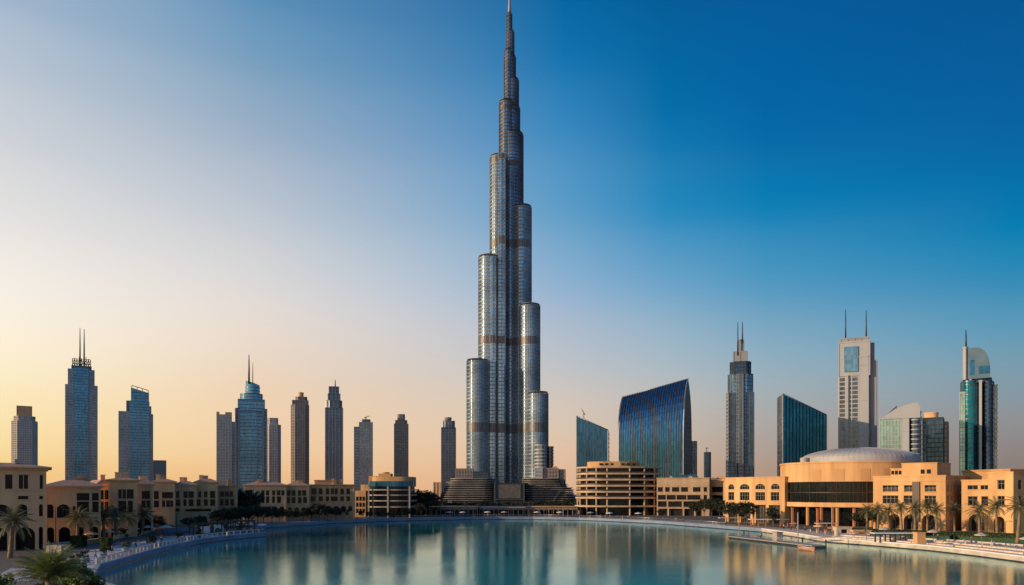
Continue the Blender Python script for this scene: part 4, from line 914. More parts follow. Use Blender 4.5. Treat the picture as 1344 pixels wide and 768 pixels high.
for i, (px, Y, cy, cs, where) in enumerate([(1137,246,669,1.0,'pale palm right of the rotunda columns'), (1152,243,666,1.0,'palm before the left corner of the balcony building'), (1167,240,668,1.05,'palm before the first arch of the balcony building'), (1184,237,668,1.05,'palm before the second arch of the balcony building'),
        (1201,234,667,1.15,'palm before the widest arch of the balcony building'), (1217,233,667,1.1,'palm at the right corner of the balcony building'), (1229,231,669,.95,'smaller palm left of the shaded annex arch'), (1253,236,668,1.0,'palm arching over the shaded annex'),
        (1286,222,669,1.25,'dark palm before the arch of the paired-window wing'), (1309,212,668,1.2,'palm before the tallest ochre block'), (1335,184,669,1.05,'nearest palm on the lawn at the right edge')]):
    put_palm(px, Y, cy, where, GP, (i+1) % 2, i*1.1+.4, cs*(1.05, .9, 1.15, .95)[i % 4])
GT = 'dark trees behind the left promenade and far quay'
spots = [(206,250,676),(214,236,684),(247,246,679),(263,240,677),(285,262,669),(294,268,667),(303,272,666),(312,276,665),(322,282,664),(331,286,664),(338,300,663),(346,290,664),(357,304,665),(367,310,667),(378,318,668),(389,322,670),(399,326,669),(409,330,665),(419,328,661),(430,334,664),(441,338,666),(452,344,664),(461,347,668)]
for i, (px, Y, t) in enumerate(spots):
    put_tree(px, Y, t, f'dark leafy tree, {ordinal(i)} from the left in the row before the left buildings', GT, 1.15)
put_tree(326, 304, 641, 'tall dark tree filling the gap between two sandstone houses', None, .9); put_tree(316, 300, 645, 'dark tree at the left of the gap between sandstone houses', None, .8)
GT = 'dark trees around the glass block and podium'
spots = [(474,356,670),(485,358,671),(497,358,671),(510,360,672),(523,361,671),(534,362,667),(545,398,645),(556,402,642),(566,410,647),(552,374,660),(568,392,656),(582,430,656),(596,432,658),(609,434,657),(622,436,658),(636,438,656),(650,440,659),(664,440,658),(678,440,659),(692,438,657),(706,436,658),(720,434,656),(733,432,657),(746,430,655),(757,426,658)]
for i, (px, Y, t) in enumerate(spots):
    put_tree(px, Y, t, f'dark tree, {ordinal(i)} from the left in the grove between glass block and curved building', GT, 1.35 if Y > 415 else 1.1)
GT = 'dark trees along the right promenade'
for i, (px, Y, t) in enumerate([(868,372,668),(914,366,658),(924,362,654),(934,358,653),(945,352,656),(958,296,658),(970,292,659),(981,290,658),(1014,276,665),(1140,258,667),(1126,262,672)]):
    put_tree(px, Y, t, f'dark bushy tree, {ordinal(i)} from the left along the right promenade', GT, 1.1)
# round shrubs and clipped box plants
def shrub(px, py, w, h, label, m='leafb', box=False, group=None, Yd=None):
    x, y = W(px, py, G) if Yd is None else (X(px, Yd), Yd)
    r = random.Random(int(px*7+py)); mb = MB()
    if box:
        for k in range(int(260*w*h)):
            f = r.randrange(5); u, v = r.uniform(-1,1), r.uniform(0,1)
            p = {0:(u*w/2,-w/2,v*h),1:(w/2,u*w/2,v*h),2:(-w/2,u*w/2,v*h),3:(u*w/2,w/2,v*h),4:(u*w/2,(v*2-1)*w/2,h)}[f]; p = Vector(p); a = Vector((r.gauss(0,1),r.gauss(0,1),r.gauss(0,1))).normalized(); b = a.cross(Vector((0,.3,1))).normalized(); mb.poly([p-a*.12, p+b*.08, p+a*.12, p-b*.08])
        mb.box(-w/2+.06, w/2-.06, -w/2+.06, w/2-.06, 0, h-.06)
    else:
        c = leaf_cloud(int(px), w/2, w/2, h/2, 22, 60, .13, .34); mb.v = [(a, b, max(.02, z+h*.45)) for a, b, z in c.v]; mb.f = c.f; mb.m = c.m; mb.sm = c.sm
    o = mb.build('clipped_shrub' if box else 'round_shrub', M[m], None, (x, y, G)); tag(o, label, 'shrub', group); return o
shrub(103, 718, 2.6, 2.6, 'clipped dark box shrub on the paving below the arched wing', 'hedge', True); shrub(139, 723, 1.9, 2.8, 'tall clipped box shrub alone in the middle of the left promenade', 'hedge', True); shrub(197, 712.5, 1.3, 1.9, 'small clipped column shrub near the promenade railing', 'hedge', True)
shrub(117, 712, 3, 1.4, 'low rounded shrub beside the left arcade'); shrub(160, 706, 5, 1.6, 'yellow green mound of shrubs on the promenade bed', 'palmg'); shrub(178, 703, 4, 1.4, 'dark green mound right of the yellow green one', 'hedge')
shrub(1252, 712, 2.0, 2.1, 'dark round ball shrub on the right lawn', 'hedge'); shrub(1214, 703, 2.2, 1.6, 'dark shrub at the foot of the shaded annex', 'hedge')
def strip_hedge(p0, p1, w, h, label, name='hedge', m='hedge', z=G):
    a, b = Vector(p0), Vector(p1); d = b-a; l = d.length; r = random.Random(int(l)); mb = MB(); mb.box(.1, l-.1, -w/2+.1, w/2-.1, 0, h-.12)
    for k in range(int(l*h*70)):
        s_ = r.random(); x = r.uniform(0, l)
        p = Vector((x, -w/2, r.uniform(0,h))) if s_ < .5 else Vector((x, r.uniform(-w/2,w/2), h+r.uniform(-.08,.1)))
        q = Vector((r.gauss(0,1),r.gauss(0,1),r.gauss(0,1))).normalized(); t = q.cross(Vector((.2,.3,1))).normalized(); mb.poly([p-q*.2, p+t*.13, p+q*.2, p-t*.13])
    o = mb.build(name, M[m], None, (a.x, a.y, z), math.atan2(d.y, d.x)); return tag(o, label, 'hedge')
strip_hedge(W(1098,699.5,G), W(1211,704,G), 2.2, 1.5, 'long dark clipped hedge in front of the rotunda palms'); strip_hedge(W(1216,702.5,G), W(1344,707,G), 1.8, 1.1, 'low dark hedge running along the back of the right lawn'); strip_hedge(W(1224,711.5,G), W(1344,718,G), .9, .6, 'narrow hedge at the front edge of the lawn')
lawn_m = mat('lawn_grass', (.15,.25,.03), .95, scale=.5, col2=(.07,.13,.015), bump=.4)
lw = sheet('lawn', [W(1095,702.5,G), W(1216,709.5,G), W(1290,713.5,G), W(1400,719,G), W(1400,701,G), W(1262,698,G), W(1100,695.5,G)], G+.06, lawn_m, .06); lw['kind'] = 'stuff'; lw['category'] = 'grass'; lw['label'] = 'green lawn between the right quay and the ochre buildings'

# foreground: a date palm crown and bushes just below the viewpoint
gx = Y_ = 60
put_palm(60, 52, 764, 'big fresh green palm crown rising from below at the bottom left corner', None, 2, .5, .78)
def big_bush(px, Y, top, w, label, seed, m='leafb', hh=5.5):
    z1 = Z(top, Y); root = empty('leafy_bush', label, 'bush', (X(px,Y), Y, G)); c = leaf_cloud(seed, w/2, w/2, hh/2, 90, 90, .11, .24); c.build('crown', M[m], root, (0,0,z1-G-hh*.47))
    t = MB()
    for k in range(5): q = Vector((math.cos(k*1.3), math.sin(k*1.3), 0)); t.tube([q*.2, q*.5+Vector((0,0,(z1-G)*.45)), q*w*.25+Vector((0,0,z1-G-hh*.4))], [.14,.1,.05], seg=6)
    t.build('trunk', M['bark'], root)
big_bush(99, 58, 741, 4.0, 'bright green bush right of the foreground palm at the bottom left', 41)
big_bush(72, 62, 752, 3.2, 'darker bush squeezed between the foreground palm and the bright bush', 42, 'hedge')
big_bush(-6, 56, 745, 3.4, 'olive green bush at the very bottom left corner', 43, 'leafb')
big_bush(121, 57, 756, 2.4, 'small dark bush at the water side of the bright one', 44, 'hedge')

# ------------------------------------------------------------------ quay furniture
def balustrade(pts, off, label, sp=2.6, h=1.05, post=.16, m='canvas', base=G+.14, panel='wood'):
    P = offset_line(pts, off); root = empty('balustrade', label, 'railing', (P[0][0], P[0][1], base)); o = Vector(P[0]); rail = MB(); pn = MB(); n = 0
    for a, b in zip(P, P[1:]):
        a, b = Vector(a)-o, Vector(b)-o; rail.tube([(a.x,a.y,h), (b.x,b.y,h)], .1, seg=6); rail.tube([(a.x,a.y,.12), (b.x,b.y,.12)], .05, seg=5)
        k = max(1, int((b-a).length/sp))
        for j in range(k):
            p = a.lerp(b, j/k); q = a.lerp(b, (j+1)/k)
            if n < 100: mb = MB(); mb.box(-post, post, -post, post, 0, h-.02); mb.build('post', M[m], root, (p.x, p.y, 0), math.atan2((b-a).y, (b-a).x))
            n += 1
            for t in range(1, 8):
                r_ = p.lerp(q, t/8); pn.tube([(r_.x,r_.y,.12), (r_.x,r_.y,h)], .025, seg=4)
    rail.build('handrail', M[m], root); tag(pn.build('balusters', M[panel], root), kind='stuff'); return root
balustrade(shore_left[2:], .45, 'white posted balustrade along the edge of the left promenade')
balustrade([tipb[1]]+shore_far[:6], .5, 'low railing along the far quay left of the giant tower', sp=6, post=.07, m='metal', panel='metal')
balustrade(shore_far[5:]+shore_right[:1], .5, 'low railing along the far quay right of the giant tower', sp=6, post=.07, m='metal', panel='metal')
def lamp_post(px, Y, h, label, group=None, z0=G, arms=1):
    root = empty('street_lamp', label, 'street lamp', (X(px,Y), Y, z0), 0, group); p = MB(); p.tube([(0,0,-.02),(0,0,.5),(0,0,h)], [.16,.09,.055], seg=8); p.build('pole', M['dmetal'], root)
    for k in range(arms):
        s_ = 1 if k == 0 else -1; a = MB(); a.tube([(0,0,h-.1), (s_*.5,0,h+.15), (s_*1.0,0,h+.1)], .045, seg=6); a.build('arm', M['dmetal'], root); l = MB(); l.prism(slab_poly(s_*1.15,0,.35,.16,3,12), h+.0, h+.12); l.build('lamp_head', M['metal'], root)
GLL = 'lamp posts along the promenades'
for i, (px, Y, h) in enumerate([(73,180,9),(150,190,6),(198,212,7),(232,232,6),(443,344,8),(468,350,9),(578,386,9),(612,387,7),(649,389,7),(697,389,7),(724,386,9),(752,380,7),(880,352,8),(967,285,7.5),(1172,206,6),(1247,190,5.5),(1320,172,6)]):
    lamp_post(px, Y, h, f'thin dark lamp post, {ordinal(i)} from the left around the lake', GLL, arms=1+i % 2)
def low_wall(p0, p1, h, t, label, m='quayw', cap='canvas'):
    a, b = Vector(p0), Vector(p1); d = b-a; root = empty('low_wall', label, 'wall', (a.x, a.y, G+.02), math.atan2(d.y, d.x)); mb = MB(); mb.box(0, d.length, -t/2, t/2, 0, h); mb.build('wall', M[m], root)
    c = MB(); c.box(-.06, d.length+.06, -t/2-.06, t/2+.06, h+.003, h+.13); c.build('coping', M[cap], root); return root
low_wall(W(1216,712,G), W(1280,716,G), .9, .5, 'long pale low wall at the front of the right lawn, left part'); low_wall(W(1283,716.5,G), W(1344,721,G), .9, .5, 'long pale low wall at the front of the right lawn, right part')
low_wall(W(55,720,G), W(94,716.5,G), .9, .6, 'pale low wall below the first left arcade', 'sand2', 'canvas'); low_wall(W(110,715,G), W(134,712,G), 1.0, .6, 'short orange brown planter wall beside the box shrub', 'terra', 'sand2'); low_wall(W(150,708,G), W(200,700,G), .8, .6, 'low pale wall behind the shrub beds', 'sand2', 'canvas')
low_wall(W(205,701,G), W(247,697,G), 1.3, .6, 'bluish low wall in front of the low arched terrace', 'quay', 'quay')
# stepped stone terraces on the right quay
for i, (o_, h) in enumerate(((3.2,.35),(6.0,.7))):
    P = offset_line(shore_right[3:8], o_)+list(reversed(offset_line(shore_right[3:8], 11.5)))
    sheet('quay_step', P, G+.02+h, pave_r, h)
sx, sy = W(60, 727, G)
mb = MB(); mb.prism([(-1.7,-1.4),(1.6,-1.5),(1.8,1.2),(-1.6,1.4)], 0, 1.5, top=[(-1.6,-1.3),(1.5,-1.4),(1.7,1.1),(-1.5,1.3)]); tag(mb.build('stone_plinth', M['quayw'], None, (X(76,160), 160, G)), 'pale weathered stone plinth on the promenade right of the foreground palm', 'plinth')
def pergola(px, Y, w, d, h, label, group=None, m='wood', panels=(), rz=0, roof=None, cols=3):
    root = empty('pergola', label, 'pergola', (X(px,Y), Y, G+.02), rz, group)
    for i in range(cols):
        for y in (0, d): mb = MB(); mb.box(-.16,.16,-.16,.16,0,h); mb.build('post', M[m], root, (w*i/(cols-1), y, 0))
    b = MB(); b.box(-.4, w+.4, -.12, .12, h+.003, h+.33); b.box(-.4, w+.4, d-.12, d+.12, h+.003, h+.33); n = int(w/.8)
    for k in range(n+1): b.box(w*k/n-.06, w*k/n+.06, -.6, d+.6, h+.335, h+.5)
    b.build('roof_beams', M[m], root)
    if roof: r_ = MB(); r_.box(-.5, w+.5, -.7, d+.7, h+.51, h+.68); r_.build('roof', M[roof], root)
    for a, c in panels: p = MB(); p.box(a, c, .02, .1, .5, h-.5); p.build('white_panel', M['canvas'], root)
    return root
ra = math.atan2(shore_left[7][1]-shore_left[5][1], shore_left[7][0]-shore_left[5][0])
pergola(254, 222, 5.2, 4, 3.0, 'dark timber pergola with white canvas panels on the left tip, left one', None, panels=((2.0,4.6),), rz=ra*.5)
pergola(279, 228, 5.4, 4, 3.0, 'dark timber pergola with a white canvas panel on the left tip, middle one', None, panels=((.5,3.2),), rz=ra*.5)
pergola(306, 233, 6.5, 4.5, 3.4, 'open dark timber pergola nearest the end of the left tip', None, rz=ra*.5, cols=4)
def parasol(x, y, label, group, m='canvas', h=2.7, r_=1.6, z0=G+.02):
    root = empty('parasol', label, 'parasol', (x, y, z0), 0, group); p = MB(); p.tube([(0,0,0),(0,0,h)], .04, seg=6); p.prism(slab_poly(0,0,.3,.3,2,10), 0, .08); p.build('pole', M['metal'], root)
    c = MB(); n = 8
    for k in range(n):
        a, b = 2*math.pi*k/n, 2*math.pi*(k+1)/n; A, B = (r_*math.cos(a), r_*math.sin(a), h-.45), (r_*math.cos(b), r_*math.sin(b), h-.45); c.poly([A, B, (0,0,h+.05)]); c.poly([A, B, (B[0],B[1],B[2]-.2), (A[0],A[1],A[2]-.2)])
    c.build('canopy', M[m], root); return root
def table(x, y, label, group, z0=G+.02, m='canvas'):
    root = empty('cafe_table', label, 'table', (x, y, z0), x, group); t = MB(); t.prism(slab_poly(0,0,.45,.45,2,16), .72, .76); t.build('table_top', M[m], root); l = MB(); l.tube([(0,0,0),(0,0,.72)], .05, seg=6); l.prism(slab_poly(0,0,.25,.25,2,10), 0, .04); l.build('leg', M['dmetal'], root)
def chair(x, y, rz, label, group, z0=G+.02, m='wood'):
    root = empty('cafe_chair', label, 'chair', (x, y, z0), rz, group); s_ = MB(); s_.box(-.22,.22,-.22,.22,.43,.47); s_.build('seat', M[m], root); b = MB(); b.box(-.22,.22,.19,.23,.5,.9); b.build('backrest', M[m], root)
    for dx in (-.19,.19):
        for dy in (-.19,.19): l = MB(); l.box(dx-.02,dx+.02,dy-.02,dy+.02,0,.43 if dy < 0 else .9); l.build('leg', M[m], root)
GPR, GTB, GCH = 'white parasols on the left tip', 'white cafe tables on the left tip', 'dark chairs around the cafe tables'
for i, px in enumerate((286, 296, 307, 318, 328, 337, 344)):
    Y = (234,236,239,241,243,244,240)[i]; x = X(px, Y)
    if i % 2 == 0: parasol(x, Y, f'white parasol, {ordinal(i//2)} from the left on the tip terrace', GPR)
    table(x+.9, Y-2.5, f'white round cafe table, {ordinal(i)} from the left on the tip terrace', GTB)
    for j, s_ in enumerate((-1, 1)): chair(x+.9+s_*.8, Y-2.5, -s_*math.pi/2, f'dark chair {"left" if s_ < 0 else "right"} of the {ordinal(i)} cafe table from the left', GCH)
for i, (px, Y) in enumerate(((210,228),(217,226),(224,232),(238,236))): parasol(X(px,Y), Y, f'dark parasol, {ordinal(i)} from the left below the low arched terrace', 'dark parasols before the arched terrace', 'canvas' if i == 1 else 'wood', r_=1.9)
# far arcade in front of the podium grove
def long_canopy(p0, p1, Y, toppy, label, ncol, m='concrete', group=None, depth=4, th=.35, cm='frame', z0=G):
    x0, x1 = X(p0, Y), X(p1, Y); root = empty('canopy', label, 'canopy', (x0, Y, z0), 0, group); h = Z(toppy, Y)-z0; r_ = MB(); r_.box(0, x1-x0, 0, depth, h-th, h); r_.build('roof', M[m], root)
    for i in range(ncol): mb = MB(); mb.box(-.16,.16,.4,.72,0,h-th-.003); mb.build('column', M[cm], root, ((x1-x0-.8)*i/(ncol-1)+.4, 0, 0))
    return root
GC = 'flat canopies along the far promenade'
long_canopy(563, 625, 388, 664.5, 'flat tan canopy on thin posts right of the grove beside the glass block', 7, group=GC); long_canopy(632, 690, 391, 665.5, 'flat canopy on thin posts in front of the giant tower entrance', 7, 'conc3', group=GC); long_canopy(698, 756, 387, 664.5, 'flat yellowish canopy on thin posts left of the curved building', 7, 'ochre2', group=GC)
long_canopy(985, 1036, 276, 681.5, 'low white roofed canopy on slim posts left of the rotunda columns', 6, 'canvas', None, 3, .25, 'terra')
long_canopy(1074, 1098, 232, 686.5, 'small pinkish roofed stall under the rotunda', 3, 'quayw', None, 3, .3, 'terra'); long_canopy(945, 980, 300, 679.5, 'low flat canopy by the trees left of the ochre row', 5, 'quayw', None, 3, .25, 'wood')
long_canopy(1148, 1205, 192, 699.5, 'long low white roofed bar counter on the right quay', 9, 'canvas', None, 2.6, .25, 'wood')
def kiosk(px, Y, w, d, h, label, m='ochre'):
    root = empty('kiosk', label, 'kiosk', (X(px,Y), Y, G+.02)); mb = MB(); wall_holes(mb, w, h, [(w*.3, w*.72, .9, h-.5, .5, False)]); mb.poly([(0,0,0),(0,d,0),(0,d,h),(0,0,h)]); mb.poly([(w,0,0),(w,d,0),(w,d,h),(w,0,h)]); mb.poly([(0,d,0),(w,d,0),(w,d,h),(0,d,h)]); mb.poly([(0,0,h),(w,0,h),(w,d,h),(0,d,h)]); mb.build('wall', M[m], root)
    c = MB(); c.box(-.15, w+.15, -.15, d+.15, h+.004, h+.2); c.build('roof', M['sand2'], root); b = MB(); b.box(w*.3, w*.72, .5, .6, .9, h-.5); b.build('hatch', M['dark'], root)
kiosk(1098, 216, 4.4, 2.6, 2.5, 'small tan kiosk with a dark hatch at the left end of the hedge', 'quayw'); kiosk(1120, 214, 5, 2.4, 1.7, 'low brown kiosk right of the small tan one', 'sand3')
mb = MB(); mb.box(0, 2.0, 0, 2.0, 0, 2.7); mb.box(-.12, 2.12, -.12, 2.12, 2.704, 2.9); tag(mb.build('gate_pier', M['ochre'], None, (X(1204,184), 184, G+.02)), 'square tan stone pier at the right end of the white roofed bar', 'pier')
GCO = 'tall red brown posts at the rotunda terrace'
for i, (px, Y, t) in enumerate([(1040,262,667),(1073,240,668),(1093,226,667),(989,290,664)]):
    mb = MB(); h = Z(t, Y)-G; mb.box(-.3,.3,-.3,.3,0,h); mb.box(-.42,.42,-.42,.42,h+.004,h+.18); mb.box(-.42,.42,-.42,.42,-.01,.3); tag(mb.build('terrace_post', M['terra'] if i < 3 else M['ochre2'], None, (X(px,Y), Y, G)), f'{("tall red brown post", "slim red brown post", "bright red brown post", "ochre stone post")[i]} {("behind the dock","near the centre of the rotunda terrace","at the left end of the hedge","left of the white roofed canopy")[i]}', 'post', GCO)
for i, (px, py, w) in enumerate([(1232,716,2.4),(1262,717.5,2.6),(1296,720,2.6),(1190,711,2.2),(1165,709,2.2)]):
    x, y = W(px, py, G); root = empty('stone_bench', f'{("pale","low","long","small","short")[i]} stone bench, {ordinal(i)} listed along the right quay wall', 'bench', (x, y, G+.75), -.9); root['label'] = ('pale stone bench below the ball shrub','pale stone bench centred before the right lawn','pale stone bench toward the right end of the quay','pale stone bench before the white roofed bar','pale stone bench left of the white roofed bar')[i]
    b = MB(); b.box(-w/2, w/2, -.3, .3, .36, .48); b.build('seat', M['quayw'], root)
    for s_ in (-1, 1): b = MB(); b.box(s_*w*.35-.15, s_*w*.35+.15, -.22, .22, 0, .357); b.build('leg', M['sand3'], root)
# floating dock, gangway, boat
A, B = Vector(W(957,706.5,0)), Vector(W(1066,719.5,0)); d = B-A; L_ = d.length
root = empty('floating_dock', 'long grey floating dock with railings lying off the right shore', 'dock', (A.x, A.y, 0), math.atan2(d.y, d.x))
h = MB(); h.box(0, L_*.5-.1, 0, 4, -.3, .42); h.box(L_*.5+.1, L_, 0, 4, -.3, .42); h.build('float', M['wet'], root); h = MB(); h.box(-.1, L_+.1, -.12, 4.12, .425, .62); h.build('deck', M['deck'], root)
for y in (.15, 3.85):
    r_ = MB(); r_.tube([(.3,y,1.65),(L_*.72,y,1.65)], .05, seg=6); r_.tube([(.3,y,1.15),(L_*.72,y,1.15)], .03, seg=6); r_.build('handrail', M['metal'], root)
    for k in range(11): p = MB(); p.tube([(0,0,.6),(0,0,1.65)], .045, seg=6); p.build('rail_post', M['metal'], root, (.3+(L_*.72-.3)*k/10, y, 0))
for k in range(5): p = MB(); p.tube([(0,0,-1.5),(0,0,2.0)], .18, seg=10); p.build('mooring_pile', M['dmetal'], root, (L_*(.02+k*.24), 4.4, 0))
h = MB(); h.tube([(0,0,.6),(0,0,5.2)], .12, seg=8); h.tube([(0,0,5.2),(-.9,0,5.9)], .1, seg=6); h.tube([(0,0,4.4),(-1.1,0,5.1)], .09, seg=6); h.build('mast_lamp', M['terra'], root, (L_*.10, 1, 0))
k_ = MB(); k_.box(0, 2.2, 0, 1.8, .63, 2.9); k_.box(-.2, 2.4, -.2, 2.0, 2.904, 3.05); k_.build('ticket_hut', M['lframe'], root, (L_*.52, 1.2, 0))
k_ = MB(); k_.tube([(0,0,.6),(0,0,8.6)], .13, seg=8); k_.build('flagpole', M['lframe'], root, (L_*.78, 2, 0))
gp = MB(); gp.box(0, 9.5, 0, 1.6, -.06, .06); gq = empty('gangway', 'short sloping gangway joining the dock to the right quay', 'gangway', tuple((A+d*.80+Vector((-d.y, d.x)).normalized()*4.2))+(.68,), math.atan2(d.y, d.x)+R(78)); go = gp.build('deck', M['deck'], gq); gq.rotation_euler[1] = -R(4)
for y in (.06, 1.54): r_ = MB(); r_.tube([(0,y,1.0),(9.5,y,1.0)], .04, seg=6); [r_.tube([(x,y,0),(x,y,1.0)], .03, seg=5) for x in (.1,2.4,4.8,7.1,9.4)]; r_.build('handrail', M['metal'], gq)
def boat(px, py, rz, label, Ln=6.5):
    x, y = W(px, py, 0); root = empty('wooden_boat', label, 'boat', (x, y, 0), rz); mb = MB(); n = 12; sec = []
    for k in range(n+1):
        t = k/n; w = 1.0*math.sin(math.pi*min(1, .12+.88*t if t < .5 else 1-.0*(t)) )if False else 1.0*(1-abs(2*t-1)**2.6)+.04; zk = .62+.35*abs(2*t-1)**2
        X_ = (t-.5)*Ln; sec.append([(X_,-w,zk), (X_,-w*.8,.1), (X_,0,-.25), (X_,w*.8,.1), (X_,w,zk)])
    for a, b in zip(sec, sec[1:]):
        for i in range(4): mb.poly([a[i], b[i], b[i+1], a[i+1]], 0, True)
    mb.build('hull', M['terra'], root); t_ = MB()
    for s_ in (0, 4): t_.tube([q[s_] for q in sec], .06, seg=5)
    t_.build('gunwale', M['canvas'], root)
    for xx in (-1.6, 0, 1.6): b = MB(); b.box(xx-.18, xx+.18, -.85, .85, .42, .47); b.build('thwart', M['deck'], root)
boat(1058, 722.5, math.atan2(d.y, d.x), 'small open wooden boat moored at the near end of the dock'); 

# ------------------------------------------------------------------ people
def skinned(name, verts, edges, radii, m, root_i=0, lvl=1):
    me = bpy.data.meshes.new(name); me.from_pydata(verts, edges, []); o = bpy.data.objects.new(name, me); sc.collection.objects.link(o)
    md = o.modifiers.new('s', 'SKIN'); 
    for i, r_ in enumerate(radii): me.skin_vertices[0].data[i].radius = (r_, r_) if not isinstance(r_, tuple) else r_; me.skin_vertices[0].data[i].use_root = i == root_i
    sb = o.modifiers.new('u', 'SUBSURF'); sb.levels = lvl; sb.render_levels = lvl
    dg = bpy.context.evaluated_depsgraph_get(); ev = o.evaluated_get(dg); nm = bpy.data.meshes.new_from_object(ev); bpy.data.objects.remove(o)
    nm.materials.clear(); nm.materials.append(m); nm.polygons.foreach_set('use_smooth', [True]*len(nm.polygons)); return nm
def person_meshes(pose):
    s_ = .28 if pose == 'walk' else .02
    hip, kn, an = .92, .5, .08
    if pose == 'sit': J = dict(p=(0,0,.55), lk=(.10,-.42,.52), la=(.11,-.44,.09), lf=(.11,-.58,.05), rk=(-.10,-.42,.52), ra=(-.11,-.44,.09), rf=(-.11,-.58,.05), dz=-.38)
    else: J = dict(p=(0,0,hip), lk=(.10,-s_*.6,kn), la=(.10,-s_*.5+.05,an), lf=(.11,-s_*.5-.12,.04), rk=(-.10,s_*.35,kn), ra=(-.10,s_+.05,an), rf=(-.11,s_-.10,.04), dz=0)
    z = J['dz']; V = [J['p'], (0,0,1.15+z), (0,0,1.40+z), (0,0,1.50+z), (0,-.01,1.58+z), (0,-.01,1.70+z), (.09,0,J['p'][2]-.04), J['lk'], J['la'], J['lf'], (-.09,0,J['p'][2]-.04), J['rk'], J['ra'], J['rf'],
        (.18,0,1.41+z), (.23,s_*.5,1.13+z), (.22,-.08+s_*.6,.88+z), (.22,-.11+s_*.6,.80+z), (-.18,0,1.41+z), (-.23,-s_*.5,1.13+z), (-.22,-.08-s_*.6,.88+z), (-.22,-.11-s_*.6,.80+z)]
    E = [(0,1),(1,2),(2,3),(3,4),(4,5),(0,6),(6,7),(7,8),(8,9),(0,10),(10,11),(11,12),(12,13),(2,14),(14,15),(15,16),(16,17),(2,18),(18,19),(19,20),(20,21)]
    Rr = [.13,.12,.13,.06,.085,.095,.085,.055,.04,.035,.085,.055,.04,.035,.055,.04,.03,.035,.055,.04,.03,.035]
    body = skinned('person', V, E, Rr, M['skin'])
    tv = [V[i] for i in (0,1,2,14,15,18,19)]; shirt = skinned('shirt', tv, [(0,1),(1,2),(2,3),(3,4),(2,5),(5,6)], [.155,.145,.155,.078,.06,.078,.06], M['c_white'])
    lv = [V[i] for i in (0,6,7,8,10,11,12)]; tr = skinned('trousers', lv, [(0,1),(1,2),(2,3),(0,4),(4,5),(5,6)], [.15,.105,.077,.06,.105,.077,.06], M['c_black'])
    hm = MB(); hm.prism(slab_poly(0,.02,.1,.11,2,12), 1.66+z, 1.79+z, smooth=True, top=slab_poly(0,.02,.05,.06,2,12)); hair = hm.mesh('hair', M['hair'])
    return body, shirt, tr, hair
PM = {k: person_meshes(k) for k in ('stand', 'walk', 'sit')}
COL = dict(white='c_white', blue='c_blue', black='c_black', red='c_red', tan='c_tan', grey='c_grey', pink='c_pink', green='c_green'); used = {}
def recolor(me, m):
    key = (me.name, m)
    if key not in used: c = me.copy(); c.materials.clear(); c.materials.append(M[m]); used[key] = c
    return used[key]
def person(x, y, z, rz, pose, top, bot, where, group):
    label = f'person in {top} top and {bot} trousers {where}'
    root = empty('person', label, 'person', (x, y, z), rz, group); b, s_, t, h = PM[pose]
    new_obj('body', recolor(b, 'skin' if len(used) % 3 else 'skin2'), root); new_obj('shirt', recolor(s_, COL[top]), root); new_obj('trousers', recolor(t, COL[bot]), root); new_obj('hair', h, root)
rp = random.Random(11); tops = list(COL); combos = [(a, b) for a in tops for b in ('black','blue','grey','tan','white') if a != b]; rp.shuffle(combos)
def crowd(n, line, off, where, group, poses=('stand','walk','walk'), z=G+.02):
    P = offset_line(line, off); seg = [(Vector(P[i]), Vector(P[i+1])) for i in range(len(P)-1)]; tot = sum((b-a).length for a, b in seg)
    for k in range(n):
        s_ = tot*(k+rp.uniform(.15,.85))/n
        for a, b in seg:
            l = (b-a).length
            if s_ <= l: break
            s_ -= l
        p = a.lerp(b, min(1, s_/l)); q = Vector((-(b-a).y, (b-a).x)).normalized()*rp.uniform(-1.5, 2.5); t, m_ = combos[k % len(combos)]
        person(p.x+q.x, p.y+q.y, z, rp.uniform(0, 6.28), poses[k % len(poses)], t, m_, where, group)
    rp.shuffle(combos)
crowd(16, shore_far[1:5], 4, 'on the far quay left of the giant tower', 'people on the far quay, left part'); crowd(26, shore_far[4:]+shore_right[:1], 4, 'on the far quay before the giant tower', 'people on the far quay, right part')
crowd(8, shore_left[4:], 5, 'on the left promenade', 'people on the left promenade'); crowd(12, shore_left[6:]+tipb[:1], 4, 'on the tip terrace among the cafe tables', 'people on the tip terrace')
crowd(12, shore_right[1:4], 5, 'on the right quay beside the dock', 'people beside the dock'); crowd(8, shore_right[3:8], 7.6, 'on the stone steps of the right quay', 'people on the right quay steps', z=G+.73)
for k, s_ in enumerate((.2, .34, .62, .7)):
    p = A+d*s_+Vector((-d.y, d.x)).normalized()*(1.6+.5*(k % 2)); t, m_ = combos[k]; person(p.x, p.y, .625, k*1.7, 'stand', t, m_, 'on the floating dock', 'people on the dock')

# ------------------------------------------------------------------ dark restaurant fronts under the far canopies
RR = 'low restaurant pavilions along the far promenade'
for i, (p0, p1, Y, top) in enumerate([(540,566,400,666),(566,627,399,666.5),(629,693,402,667),(695,758,398,666.5)]):
    cells = lambda a, b, n: [(a+(b-a)*k/n+.5, a+(b-a)*(k+1)/n-.5) for k in range(n)]
    facade('restaurant_pavilion', ('low dark pavilion among trees right of the glass block','low dark glass fronted restaurant under the left canopy','low dark glass fronted restaurant under the middle canopy','low dark glass fronted restaurant under the right canopy')[i],
        (p0,Y), (p1,Y), top, [(669,677,(p0+p1)/2,cells(p0,p1,max(3,int((p1-p0)/6))),'shop')], depth=22, wall='conc3', eave=.5, hip=0, group=RR, fm='wood')

